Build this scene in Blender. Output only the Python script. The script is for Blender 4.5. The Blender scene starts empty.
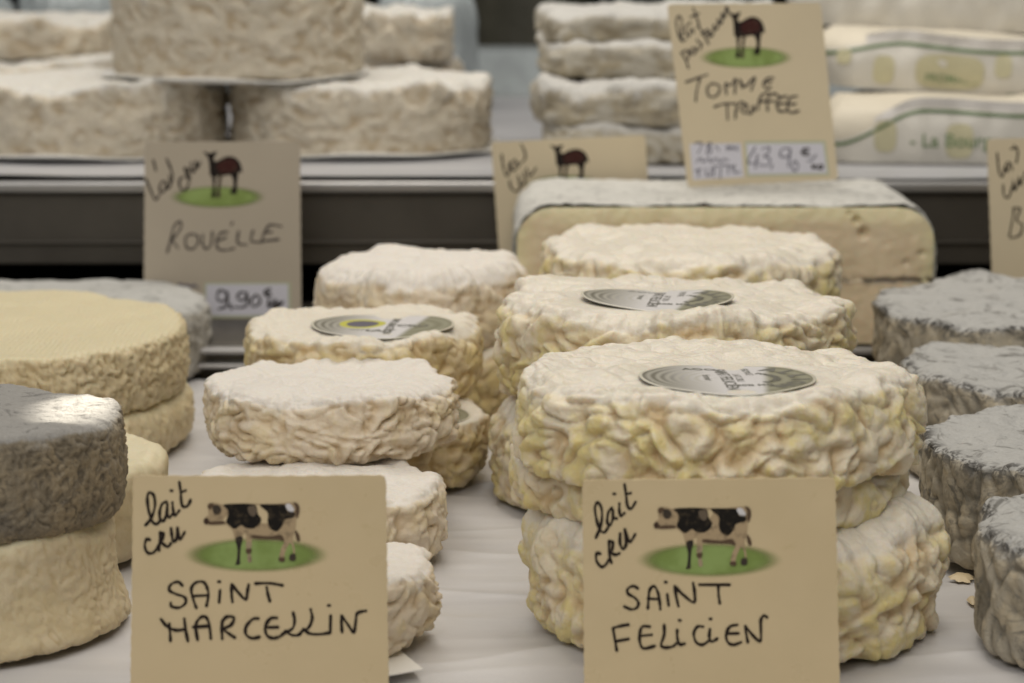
import bpy, math, random
import numpy as np
from mathutils import Vector, Matrix
from mathutils.geometry import tessellate_polygon

PI = math.pi
SC = bpy.context.scene
COL = SC.collection
F = 2500.0                      # focal length in pixels (1024 px wide frame)
PITCH = math.radians(9.7)
CAMZ = 0.20
CT, ST = math.cos(PITCH), math.sin(PITCH)

# ------------------------------------------------------------------ helpers
def ray(px, py):
    v = (341.5 - py) / F
    return Vector(((px - 512) / F, CT + v * ST, -ST + v * CT))

def at(px, py, d):
    r = ray(px, py)
    k = d / r.y
    return Vector((r.x * k, d, CAMZ + r.z * k))

def xat(px, d, z):
    return (px - 512) / F * (d * CT + (CAMZ - z) * ST)

def tag(o, label=None, cat=None, group=None, kind=None):
    if label: o['label'] = label
    if cat: o['category'] = cat
    if group: o['group'] = group
    if kind: o['kind'] = kind
    return o

def mesh_obj(name, verts, faces, mat=None, parent=None, smooth=True, loc=None):
    me = bpy.data.meshes.new(name)
    me.from_pydata([tuple(v) for v in verts], [], faces)
    me.update()
    if smooth and len(me.polygons):
        me.polygons.foreach_set('use_smooth', [True] * len(me.polygons))
    o = bpy.data.objects.new(name, me)
    COL.objects.link(o)
    if mat: me.materials.append(mat)
    if parent: o.parent = parent
    if loc is not None: o.location = loc
    return o

def box_data(x0, x1, y0, y1, z0, z1):
    v = [(x0, y0, z0), (x1, y0, z0), (x1, y1, z0), (x0, y1, z0), (x0, y0, z1), (x1, y0, z1), (x1, y1, z1), (x0, y1, z1)]
    f = [(0, 3, 2, 1), (4, 5, 6, 7), (0, 1, 5, 4), (1, 2, 6, 5), (2, 3, 7, 6), (3, 0, 4, 7)]
    return v, f

def box_obj(name, x0, x1, y0, y1, z0, z1, mat, parent=None, bevel=0.0):
    v, f = box_data(x0, x1, y0, y1, z0, z1)
    o = mesh_obj(name, v, f, mat, parent, smooth=False)
    if bevel:
        m = o.modifiers.new('bevel', 'BEVEL'); m.width = bevel; m.segments = 3
    return o

# ------------------------------------------------------------------ vector noise
_rng = np.random.RandomState(7)
_perm = np.concatenate([_rng.permutation(256)] * 3).astype(np.int32)
_g = _rng.normal(size=(256, 3)); _g /= np.linalg.norm(_g, axis=1)[:, None]
_g = _g.astype(np.float32)

def perlin(P, seed=0):
    P = np.asarray(P, dtype=np.float32) + np.float32(seed * 17.31)
    i = np.floor(P).astype(np.int32); f = P - i
    u = f * f * f * (f * (f * 6 - 15) + 10)
    i &= 255
    res = 0
    for dx in (0, 1):
        a = _perm[(i[:, 0] + dx) & 255]
        wx = u[:, 0] if dx else 1 - u[:, 0]
        for dy in (0, 1):
            b = _perm[(a + i[:, 1] + dy) & 255]
            wy = u[:, 1] if dy else 1 - u[:, 1]
            for dz in (0, 1):
                c = _perm[(b + i[:, 2] + dz) & 255]
                wz = u[:, 2] if dz else 1 - u[:, 2]
                g = _g[c]
                res = res + wx * wy * wz * (g[:, 0] * (f[:, 0] - dx) + g[:, 1] * (f[:, 1] - dy) + g[:, 2] * (f[:, 2] - dz))
    return res * 1.6

def sstep(a, b, x):
    t = np.clip((x - a) / (b - a), 0, 1)
    return t * t * (3 - 2 * t)

def wrinkles(P, s, seed, warp=0.9, an=(1, 1, 1)):
    """soft folds of width ~s (metres): 0 (crease) .. 1 (ridge)"""
    Q = P * np.array(an, dtype=np.float32) / s
    W = np.stack([perlin(Q * 0.4, seed + 1), perlin(Q * 0.4, seed + 2), perlin(Q * 0.4, seed + 3)], 1)
    Q = Q + W * warp * .75
    n1 = perlin(Q * 0.50, seed + 4); n2 = perlin(Q * 0.85, seed + 5); n3 = perlin(Q * 1.8, seed + 6)
    pil = lambda n, k: np.clip(np.abs(n) * k, 0, 1) ** .65
    bands = (0.5 + 0.5 * np.cos(n1 * 7.5 + n2 * 1.6)) ** .8
    h = 0.42 * bands + 0.40 * pil(n2, 2.3) + .10 * pil(n1, 2) + 0.08 * pil(n3, 2.6)
    return np.clip((h - 0.15) * 1.35, 0, 1)

# ------------------------------------------------------------------ materials
def nt(name):
    m = bpy.data.materials.new(name); m.use_nodes = True
    t = m.node_tree; b = t.nodes['Principled BSDF']
    return m, t, b

def N(t, typ, **kw):
    n = t.nodes.new(typ)
    for k, v in kw.items():
        setattr(n, k, v)
    return n

def mixc(t, fac, a, b, mode='MIX'):
    n = t.nodes.new('ShaderNodeMix'); n.data_type = 'RGBA'; n.blend_type = mode
    for s, v in ((n.inputs[0], fac), (n.inputs[6], a), (n.inputs[7], b)):
        if isinstance(v, (int, float)): s.default_value = v
        elif isinstance(v, tuple): s.default_value = v + (1,) if len(v) == 3 else v
        else: t.links.new(v, s)
    return n.outputs[2]

def ramp(t, src, p0, p1):
    n = t.nodes.new('ShaderNodeMapRange'); n.interpolation_type = 'SMOOTHSTEP'
    t.links.new(src, n.inputs[0]); n.inputs[1].default_value = p0; n.inputs[2].default_value = p1
    return n.outputs[0]

def math_(t, op, a, b=0.0):
    n = t.nodes.new('ShaderNodeMath'); n.operation = op
    for s, v in ((n.inputs[0], a), (n.inputs[1], b)):
        if isinstance(v, (int, float)): s.default_value = v
        else: t.links.new(v, s)
    return n.outputs[0]

def noise(t, scale, detail=4, rough=0.6, seed=0.0, stretch=None, dist=0.0):
    tc = t.nodes.new('ShaderNodeTexCoord')
    n = t.nodes.new('ShaderNodeTexNoise')
    n.inputs['Scale'].default_value = scale; n.inputs['Detail'].default_value = detail
    n.inputs['Roughness'].default_value = rough; n.inputs['Distortion'].default_value = dist
    mp = t.nodes.new('ShaderNodeMapping')
    oi = t.nodes.new('ShaderNodeObjectInfo')
    ad = t.nodes.new('ShaderNodeVectorMath'); ad.operation = 'ADD'
    mu = t.nodes.new('ShaderNodeMath'); mu.operation = 'MULTIPLY'; mu.inputs[1].default_value = 13.0
    t.links.new(oi.outputs['Random'], mu.inputs[0])
    t.links.new(tc.outputs['Object'], ad.inputs[0]); t.links.new(mu.outputs[0], ad.inputs[1])
    t.links.new(ad.outputs[0], mp.inputs[0]); mp.inputs[1].default_value = (seed, seed * .7, seed * .3)
    if stretch: mp.inputs[3].default_value = stretch
    t.links.new(mp.outputs[0], n.inputs['Vector'])
    return n.outputs['Fac']

def attr(t, name):
    n = t.nodes.new('ShaderNodeAttribute'); n.attribute_name = name
    return n.outputs['Fac']

def bump(t, b, h, strength=0.4, dist=0.001):
    n = t.nodes.new('ShaderNodeBump'); n.inputs['Strength'].default_value = strength
    n.inputs['Distance'].default_value = dist
    t.links.new(h, n.inputs['Height']); t.links.new(n.outputs[0], b.inputs['Normal'])

def rind(name, side, deep, patch, bloomc, patch_amt=0.5, speck=None, speck_amt=0.0, sscale=330, rough=0.62, sss=0.25,
         fine=0.35, bloom_gain=1.0, rimdark=None, weave=0):
    """cheese rind: 'top' = distance along profile (bloom on the flat face), 'ridge' = fold relief"""
    m, t, b = nt(name)
    rg = attr(t, 'ridge'); tp = attr(t, 'top')
    n1 = noise(t, 70, 5, .6, 1.0)
    n2 = noise(t, 260, 4, .65, 3.0)
    n3 = noise(t, 900, 3, .7, 5.0)
    c = mixc(t, ramp(t, rg, 0.1, 0.75), deep, side)  # pigment on ridges; shade between folds is also put into the crease colour
    pf = math_(t, 'MULTIPLY', ramp(t, n1, 0.45, 0.58), patch_amt)
    pf = math_(t, 'MULTIPLY', pf, ramp(t, math_(t, 'ADD', rg, n2), 0.55, 1.25))
    c = mixc(t, pf, c, patch)
    # white mould dusting
    bf = math_(t, 'ADD', math_(t, 'MULTIPLY', tp, 1.1), math_(t, 'MULTIPLY', math_(t, 'SUBTRACT', n2, 0.5), 1.1))
    bf = math_(t, 'ADD', bf, math_(t, 'MULTIPLY', math_(t, 'SUBTRACT', n1, 0.5), 1.7))
    bf = math_(t, 'MULTIPLY', ramp(t, bf, 0.15, 0.85), bloom_gain)
    c = mixc(t, bf, c, bloomc)
    mott = math_(t, 'MULTIPLY', ramp(t, n3, 0.35, 0.7), 0.16)
    c = mixc(t, mott, c, deep)
    if speck:
        n4 = noise(t, sscale, 4, .75, 9.0, dist=1.2)
        c = mixc(t, math_(t, 'MULTIPLY', ramp(t, n4, 0.53, 0.66), speck_amt), c, speck)
    if rimdark:
        rm = attr(t, 'rim')
        n5 = noise(t, 220, 4, .7, 11.0, dist=.8)
        c = mixc(t, math_(t, 'MULTIPLY', rm, ramp(t, n5, 0.44, 0.58)), c, rimdark)
    t.links.new(c, b.inputs['Base Color'])
    b.inputs['Roughness'].default_value = rough
    b.inputs['Specular IOR Level'].default_value = 0.35
    if sss:
        b.inputs['Subsurface Weight'].default_value = sss
        b.inputs['Subsurface Radius'].default_value = (1.0, 0.62, 0.32)
        b.inputs['Subsurface Scale'].default_value = 0.003
    h = math_(t, 'ADD', math_(t, 'MULTIPLY', n2, 1.0), math_(t, 'MULTIPLY', n3, 0.45))
    if weave:
        tc = N(t, 'ShaderNodeTexCoord'); wv = N(t, 'ShaderNodeTexWave'); wv.inputs['Scale'].default_value = 150; wv.inputs['Distortion'].default_value = 3.0
        wv.inputs['Detail'].default_value = 2; t.links.new(tc.outputs['Object'], wv.inputs['Vector'])
        h = math_(t, 'ADD', h, math_(t, 'MULTIPLY', math_(t, 'MULTIPLY', wv.outputs['Fac'], tp), weave))
        c = mixc(t, math_(t, 'MULTIPLY', math_(t, 'MULTIPLY', wv.outputs['Fac'], tp), .13), c, deep); t.links.new(c, b.inputs['Base Color'])
    bump(t, b, h, fine, 0.0012)
    return m

def plain(name, colr, rough=0.5, metal=0.0, spec=0.5, var=0.0, vscale=40, bumpd=0.0, bscale=300, colr2=None):
    m, t, b = nt(name)
    if var or colr2:
        c2 = colr2 or tuple(x * (1 - var) for x in colr)
        c = mixc(t, ramp(t, noise(t, vscale, 5, .6, 2.0), .3, .7), colr, c2)
        t.links.new(c, b.inputs['Base Color'])
    else:
        b.inputs['Base Color'].default_value = colr + (1,)
    b.inputs['Roughness'].default_value = rough; b.inputs['Metallic'].default_value = metal
    b.inputs['Specular IOR Level'].default_value = spec
    if bumpd: bump(t, b, noise(t, bscale, 3, .6, 4.0), 0.5, bumpd)
    return m

M = {}
M['fel'] = rind('rind_cream_yellow', (.74, .66, .50), (.60, .45, .25), (.69, .585, .25), (.71, .665, .58), .9, rough=.40, sss=.4, bloom_gain=.9, fine=.5)
M['mar'] = rind('rind_beige', (.70, .61, .48), (.55, .425, .27), (.64, .52, .26), (.70, .66, .60), .45, rough=.62, sss=.2)
M['mary'] = rind('rind_beige_yellow', (.68, .57, .38), (.52, .38, .19), (.64, .52, .22), (.69, .64, .54), .7, rough=.58, sss=.25)
M['yel'] = rind('rind_pale_yellow', (.63, .53, .34), (.53, .42, .24), (.66, .58, .40), (.63, .56, .37), .35, rough=.55, sss=.3, fine=.25, weave=.7)
M['yel2'] = rind('rind_pale_cream', (.62, .53, .36), (.54, .44, .27), (.54, .44, .25), (.66, .59, .40), .5, rough=.55, sss=.3, fine=.22)
M['ash'] = rind('rind_ash_grey', (.215, .18, .125), (.12, .10, .07), (.30, .24, .15), (.30, .29, .27), .7, speck=(.07, .065, .06), speck_amt=.55, sscale=90, rough=.75, sss=0, fine=.7)
M['ashl'] = rind('rind_light_ash', (.39, .35, .275), (.20, .18, .14), (.48, .41, .29), (.42, .415, .395), .9, speck=(.12, .115, .10), speck_amt=.8, sscale=70, rough=.75, sss=0, fine=.6, rimdark=(.06, .056, .05))
M['ashw'] = rind('rind_white_grey', (.42, .40, .36), (.27, .25, .21), (.38, .34, .25), (.45, .445, .42), .5, sscale=80, speck=(.14, .14, .13), speck_amt=.5, rough=.75, sss=0, fine=.6)
M['brie'] = rind('rind_white_bloomy', (.62, .56, .45), (.46, .37, .25), (.56, .50, .39), (.67, .655, .61), .4, speck=(.40, .33, .22), speck_amt=.5, sscale=330, rough=.75, sss=.1, fine=1.0)
M['brick'] = rind('rind_white_brick', (.47, .44, .37), (.25, .21, .14), (.34, .28, .17), (.55, .54, .51), .8, speck=(.2, .2, .2), speck_amt=.3, rough=.75, sss=0, fine=.6)
M['paste'] = plain('cut_cheese_paste', (.64, .52, .33), .5, var=.12, vscale=60, bumpd=.0006, bscale=200)
M['pasteline'] = plain('dark_truffle_line', (.16, .12, .08), .7, var=.4, vscale=300)
M['wedgerind'] = rind('rind_wedge_grey', (.46, .44, .38), (.30, .28, .22), (.34, .33, .28), (.58, .57, .53), .6, bloom_gain=.95, speck=(.20, .195, .18), speck_amt=.7, sscale=110, rough=.7, sss=0)
m, t, b = nt('card_cream')
c = mixc(t, ramp(t, noise(t, 22, 5, .6, 2), .3, .7), (.61, .485, .29), (.57, .455, .27))
c = mixc(t, math_(t, 'MULTIPLY', ramp(t, noise(t, 45, 5, .7, 6, dist=1.0), .62, .74), .3), c, (.46, .36, .17))
t.links.new(c, b.inputs['Base Color'])
t.links.new(ramp(t, noise(t, 60, 4, .7, 12), 1.1, -.3), b.inputs['Roughness'])
bump(t, b, noise(t, 16, 2, .5, 4), .5, .0012)
M['card'] = m
M['card2'] = plain('card_cream_pale', (.60, .51, .35), .4, var=.05, vscale=18)
M['card3'] = plain('card_cream_shaded', (.42, .365, .285), .4, var=.05, vscale=18)  # greyer copy of the cream card, its shade put into the colour
M['ink'] = plain('black_marker_ink', (.016, .010, .007), .5, spec=.2)
M['inks'] = plain('grey_pen_ink', (.045, .037, .033), .5, spec=.2)
M['inkb'] = plain('blue_grey_pen_ink', (.09, .085, .12), .5)
M['sticker'] = plain('white_sticker_paper', (.58, .57, .62), .4, var=.04)
M['stickedge'] = plain('pale_green_sticker_edge', (.42, .44, .30), .5)
M['print'] = plain('dark_green_print', (.13, .125, .10), .5)
M['steel'] = plain('brushed_steel_dark', (.11, .10, .085), .45, metal=.8, var=.15, vscale=30)
M['steell'] = plain('brushed_steel_light', (.42, .41, .40), .38, metal=.9, var=.1, vscale=40)
M['black'] = plain('dark_case_interior', (.006, .006, .006), .8, spec=.1)
M['board'] = plain('white_card_board', (.85, .83, .78), .6, var=.06)
M['cream'] = plain('cream_cheese_surface', (.68, .62, .50), .6, var=.08, vscale=25, bumpd=.001, bscale=60)
M['wrap'] = plain('printed_wrapper_paper', (.66, .63, .56), .45, var=.14, vscale=30, bumpd=.0008, bscale=90)
M['wrapg'] = plain('greyish_translucent_wrapper', (.62, .59, .55), .35, var=.1, bumpd=.001, bscale=80)
M['green'] = plain('dark_green_line', (.10, .17, .06), .5, var=.2, vscale=50)
M['greenl'] = plain('faded_green_print', (.20, .27, .14), .5)
M['straw'] = plain('straw_yellow_print', (.58, .54, .35), .5, var=.15, vscale=40)
M['plastic'] = plain('pale_blue_plastic_film', (.40, .44, .45), .25, var=.3, vscale=35, bumpd=.003, bscale=50)

# counter paper: white waxed paper with faint bands
m, t, b = nt('waxed_counter_paper')
wn = noise(t, 14, 4, .55, 1.0, stretch=(0.25, 2.2, 1))
wn2 = noise(t, 60, 4, .6, 7.0)
c = mixc(t, ramp(t, wn, .35, .65), (.61, .595, .585), (.53, .515, .51))
c = mixc(t, math_(t, 'MULTIPLY', ramp(t, wn2, .55, .75), .12), c, (.62, .56, .46))
t.links.new(c, b.inputs['Base Color']); b.inputs['Roughness'].default_value = .42
bump(t, b, wn2, .3, .0006)
M['paper'] = m

def grass_mat():
    m, t, b = nt('printed_grass_patch')
    uv = t.nodes.new('ShaderNodeUVMap'); uv.uv_map = 'UVMap'
    sep = t.nodes.new('ShaderNodeVectorMath'); sep.operation = 'LENGTH'
    t.links.new(uv.outputs[0], sep.inputs[0])
    r = sep.outputs['Value']
    g = mixc(t, ramp(t, noise(t, 90, 3, .6, 1), .4, .65), (.25, .34, .10), (.18, .25, .055))
    f = ramp(t, r, 1.0, .62)
    n = t.nodes.new('ShaderNodeBsdfTransparent'); mx = t.nodes.new('ShaderNodeMixShader')
    t.links.new(g, b.inputs['Base Color']); b.inputs['Roughness'].default_value = .45
    t.links.new(f, mx.inputs[0]); t.links.new(n.outputs[0], mx.inputs[1]); t.links.new(b.outputs[0], mx.inputs[2])
    t.links.new(mx.outputs[0], t.nodes['Material Output'].inputs[0])
    return m
M['grass'] = grass_mat()

def vcol_mat():
    m, t, b = nt('printed_animal_picture')
    a = t.nodes.new('ShaderNodeAttribute'); a.attribute_name = 'Col'
    c = mixc(t, math_(t, 'MULTIPLY', ramp(t, noise(t, 600, 3, .7, 1), .52, .66), .45), a.outputs['Color'], (.10, .075, .045)); b.inputs['Specular IOR Level'].default_value = .15
    t.links.new(c, b.inputs['Base Color']); b.inputs['Roughness'].default_value = .45
    return m
M['vcol'] = vcol_mat()

# round cheese label
def label_mat(kind):
    m, t, b = nt('round_label_print_' + kind)
    uv = t.nodes.new('ShaderNodeUVMap'); uv.uv_map = 'UVMap'
    sp = t.nodes.new('ShaderNodeSeparateXYZ'); t.links.new(uv.outputs[0], sp.inputs[0])
    x, y = sp.outputs[0], sp.outputs[1]
    def dist(cx, cy):
        dx = math_(t, 'SUBTRACT', x, cx); dy = math_(t, 'SUBTRACT', y, cy)
        return math_(t, 'SQRT', math_(t, 'ADD', math_(t, 'MULTIPLY', dx, dx), math_(t, 'MULTIPLY', dy, dy)))
    rl = dist(0.0 if kind != 'b' else .1, 0)
    rings = math_(t, 'ADD', math_(t, 'MULTIPLY', math_(t, 'SINE', math_(t, 'MULTIPLY', rl, 58.0)), .5), .5)
    wht = (.62, .60, .59); olv = (.13, .12, .085); dk = (.085, .08, .06)
    lmask = ramp(t, x, -.12, -.85)
    c = mixc(t, lmask, wht, olv)
    c = mixc(t, math_(t, 'MULTIPLY', rings, math_(t, 'MULTIPLY', ramp(t, x, -.0, -.35), .8)), c, (.42, .40, .34))
    edge = ramp(t, math_(t, 'ADD', x, math_(t, 'MULTIPLY', y, -.15)), .38, .50)
    rr = math_(t, 'ADD', math_(t, 'MULTIPLY', math_(t, 'SINE', math_(t, 'MULTIPLY', dist(.2, 0), 30.0)), .5), .5)
    c2 = mixc(t, math_(t, 'MULTIPLY', rr, .6), (.19, .18, .11), (.32, .31, .22))
    c = mixc(t, edge, c, c2)
    if kind == 'y':      # yellow oval emblem
        e = math_(t, 'ADD', math_(t, 'MULTIPLY', math_(t, 'MULTIPLY', math_(t, 'ADD', x, .3), math_(t, 'ADD', x, .3)), 9.0), math_(t, 'MULTIPLY', math_(t, 'MULTIPLY', math_(t, 'SUBTRACT', y, .1), math_(t, 'SUBTRACT', y, .1)), 7.0))
        c = mixc(t, ramp(t, e, 1.0, .92), c, (.50, .48, .06))
        c = mixc(t, ramp(t, e, .5, .42), c, (.10, .09, .12))
    rim = ramp(t, dist(0, 0), .955, .975)
    c = mixc(t, rim, c, (.66, .62, .50))
    t.links.new(c, b.inputs['Base Color']); b.inputs['Roughness'].default_value = .45
    return m
M['lab_a'] = label_mat('a'); M['lab_b'] = label_mat('b'); M['lab_y'] = label_mat('y')

# ------------------------------------------------------------------ cheese wheels
def wheel(name, pl, pr, d, z0, z1, mat, label, cat='cheese', group=None, seed=1, amp_s=.0011, sc_s=.0045, amp_t=.0006, sc_t=.006,
          fillet=.25, lip=.0012, bulge=.03, low=.02, an=(1, 1, 1), tilt=(0, 0), flat=None, px=2.2, sq=2.0, dome=0.0,
          topfade=1.0, sag=0.0, flare=0.0, lipn=7.0, rz=0.0, roundtop=None, concave=0.0, taper=0.0, mid_=1.0, crinkle=.45, fbm=.004):
    zc = (z0 + z1) / 2
    cx = xat((pl + pr) / 2, d, z1)
    r = (pr - pl) / 2 / F * (d * CT + (CAMZ - zc) * ST) / (1 + bulge * .5)
    H = z1 - z0
    step = px / F * d
    ft = min(H * fillet, .012) if roundtop is None else H * roundtop
    fb = min(H * .35, fbm)
    # profile polyline
    pts = [(0, H)]
    pts.append((r - ft, H))
    for k in range(1, 9):
        a = PI / 2 * (1 - k / 8)
        pts.append((r - ft + ft * math.cos(a), H - ft + ft * math.sin(a)))
    nb = 12
    for k in range(1, nb):
        v = k / nb; z = (H - ft) * (1 - v) + fb * v
        pts.append((r, z))
    for k in range(0, 7):
        a = -PI / 2 * k / 6
        pts.append((r - fb + fb * math.cos(a), fb + fb * math.sin(a)))
    pts.append((0, 0))
    pts = np.array(pts, dtype=np.float64)
    seg = np.linalg.norm(np.diff(pts, axis=0), axis=1); cum = np.concatenate([[0], np.cumsum(seg)])
    Lb = cum[-2]                    # start of underside
    s = list(np.arange(step, Lb, step)) + list(np.linspace(Lb + .001, cum[-1] - .001, 10))
    s = np.array(s)
    rho = np.interp(s, cum, pts[:, 0]); hz = np.interp(s, cum, pts[:, 1])
    # profile normals
    dr = np.gradient(rho, s); dz = np.gradient(hz, s)
    for _ in range(3):
        dr[1:-1] = (dr[:-2] + dr[1:-1] * 2 + dr[2:]) / 4; dz[1:-1] = (dz[:-2] + dz[1:-1] * 2 + dz[2:]) / 4
    ln = np.hypot(dr, dz) + 1e-9
    nr, nz = -dz / ln, dr / ln
    nz = -nz if nz[0] < 0 else nz
    nr = np.abs(nr)
    nz = np.where(s > Lb, -1.0, nz); 
    nt_ = int(max(120, min(760, 2 * PI * r / step)))
    th = np.linspace(0, 2 * PI, nt_, endpoint=False)
    S_, T_ = np.meshgrid(np.arange(len(s)), th, indexing='ij')
    R = rho[S_]; Z = hz[S_]; NR = nr[S_]; NZ = nz[S_]
    ct, st_ = np.cos(T_), np.sin(T_)
    # low frequency outline
    C = np.stack([ct.ravel() * 1.3, st_.ravel() * 1.3, np.full(ct.size, seed * 3.7)], 1)
    lf = perlin(C, seed).reshape(ct.shape)
    if sq != 2.0:
        q = (np.abs(np.cos(T_ + rz)) ** sq + np.abs(np.sin(T_ + rz)) ** sq) ** (-1 / sq)
        R = R * q
    R = R * (1 + low * 2.2 * lf)
    # side bulge
    v = np.clip(Z / H, 0, 1); sidew = sstep(r * .6, r * .95, rho)[S_]
    R = R * (1 + sidew * (bulge * np.sin(PI * v) - bulge * .5 - concave * np.sin(PI * v)))
    R = R * (1 - taper * (1 - v)) + sidew * flare * (1 - v) ** 3
    # lip scallops on the top rim
    C2 = np.stack([ct.ravel() * lipn, st_.ravel() * lipn, np.full(ct.size, seed * 1.3)], 1)
    l1 = .6 * perlin(C2 * 1.0, seed + 5).reshape(ct.shape) + .45 * perlin(C2 * 2.3, seed + 6).reshape(ct.shape); l2 = 1.5 * perlin(C2 * .33, seed + 8).reshape(ct.shape)
    rimw = np.exp(-((s - (r - ft * .3)) / (ft * 1.1 + .001)) ** 2)[S_]
    R = R + rimw * lip * (l1 * 1.2 + l2)
    Z = Z + rimw * lip * (l2 * 1.3 + l1 * .6)
    # large top undulation, doming, side slump
    P0 = np.stack([(R * ct).ravel(), (R * st_).ravel(), Z.ravel()], 1)
    topm = sstep(.3, .9, NZ) * (s < Lb)[S_]
    u = perlin(P0 * (1 / .022), seed + 11).reshape(ct.shape)
    Z = Z + (v ** 2) * (u * (.0016 + sag * 1.3) + dome * (1 - (np.clip(R / r, 0, 1)) ** 2))
    P = np.stack([(R * ct).ravel(), (R * st_).ravel(), Z.ravel()], 1)
    ws = wrinkles(P, sc_s, seed + 20, an=an).reshape(ct.shape)
    wt = wrinkles(P, sc_t, seed + 30, warp=.5).reshape(ct.shape)
    fine = perlin(P / (sc_s * .33), seed + 40).reshape(ct.shape)
    crk = wrinkles(P, sc_s * .42, seed + 50, warp=.6).reshape(ct.shape)
    mid = perlin(P / (sc_s * 2.6), seed + 41).reshape(ct.shape)
    wsel = sstep(.35, .85, NZ) * (s < Lb)[S_]
    disp = (1 - wsel) * (amp_s * (ws * 2 - 1.0) * 1.3 * (.85 + .5 * lf) + amp_s * 1.15 * mid_ * mid) + wsel * amp_t * (wt * 2 - 1) + fine * amp_s * .06 + (1 - wsel * .5) * amp_s * crinkle * (crk - .5)
    under = (s >= Lb)[S_]
    fm = 0
    if flat is not None:
        fx, fy, fr = flat
        dd = np.hypot(R * ct - fx, R * st_ - fy)
        fm = sstep(fr * 1.25, fr * .9, dd) * (NZ > .5) * (~under)
        disp = disp * (1 - fm)
        Z = Z * (1 - fm) + H * fm + .0 * fm
    disp = np.where(under, 0, disp)
    X = R * ct + disp * NR * ct; Y = R * st_ + disp * NR * st_; Z = Z + disp * NZ
    Z = np.where(under, np.maximum(Z, 0), np.maximum(Z, -0.0002))
    n, k = S_.shape
    V = np.stack([X.ravel(), Y.ravel(), Z.ravel()], 1)
    top0 = np.array([[0, 0, float(Z[0].mean())]]); bot0 = np.array([[0, 0, 0.0]])
    V = np.concatenate([V, top0, bot0]).astype(np.float32)
    ii = np.arange(n - 1)[:, None] * k; jj = np.arange(k)[None, :]; j2 = (jj + 1) % k
    quads = np.stack([ii + jj, ii + k + jj, ii + k + j2, ii + j2], -1).reshape(-1, 4)
    tj = np.arange(k)
    tris = np.concatenate([np.stack([np.full(k, n * k), tj, (tj + 1) % k], 1),
                           np.stack([np.full(k, n * k + 1), (n - 1) * k + (tj + 1) % k, (n - 1) * k + tj], 1)])
    me = bpy.data.meshes.new(name)
    nl = quads.size + tris.size; nf = len(quads) + len(tris)
    me.vertices.add(len(V)); me.loops.add(nl); me.polygons.add(nf)
    me.vertices.foreach_set('co', V.ravel())
    me.loops.foreach_set('vertex_index', np.concatenate([quads.ravel(), tris.ravel()]).astype(np.int32))
    me.polygons.foreach_set('loop_start', np.concatenate([np.arange(len(quads)) * 4, quads.size + np.arange(len(tris)) * 3]).astype(np.int32))
    me.polygons.foreach_set('use_smooth', np.ones(nf, dtype=bool))
    me.update(calc_edges=True); me.validate()
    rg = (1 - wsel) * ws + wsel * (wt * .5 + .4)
    tp = wsel * topfade + (1 - wsel) * rimw * .35 * topfade
    rim_a = np.exp(-((s - (r - ft * .2)) / (.0022 + ft * .25)) ** 2)[S_]
    for nm, arr in (('ridge', rg), ('top', tp), ('rim', rim_a)):
        a = me.attributes.new(nm, 'FLOAT', 'POINT')
        vals = np.concatenate([arr.ravel(), [float(arr[0, 0]), 0]]).astype(np.float32)
        a.data.foreach_set('value', vals)
    me.materials.append(mat)
    o = bpy.data.objects.new(name, me); COL.objects.link(o)
    o.location = (cx, d, z0)
    o.rotation_euler = (math.radians(tilt[0]), math.radians(tilt[1]), 0)
    tag(o, label, cat, group)
    o['_r'] = r; del o['_r']
    return o, cx, r

def text_mesh(s, size, bold=0.0):
    cu = bpy.data.curves.new('t', 'FONT'); cu.body = s; cu.size = size; cu.align_x = 'CENTER'; cu.align_y = 'CENTER'
    cu.resolution_u = 3; cu.offset = bold
    o = bpy.data.objects.new('t', cu); COL.objects.link(o)
    dg = bpy.context.evaluated_depsgraph_get()
    me = bpy.data.meshes.new_from_object(o.evaluated_get(dg))
    vs = [v.co.copy() for v in me.vertices]; fs = [tuple(p.vertices) for p in me.polygons]
    bpy.data.objects.remove(o); bpy.data.curves.remove(cu); bpy.data.meshes.remove(me)
    return vs, fs

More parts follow.
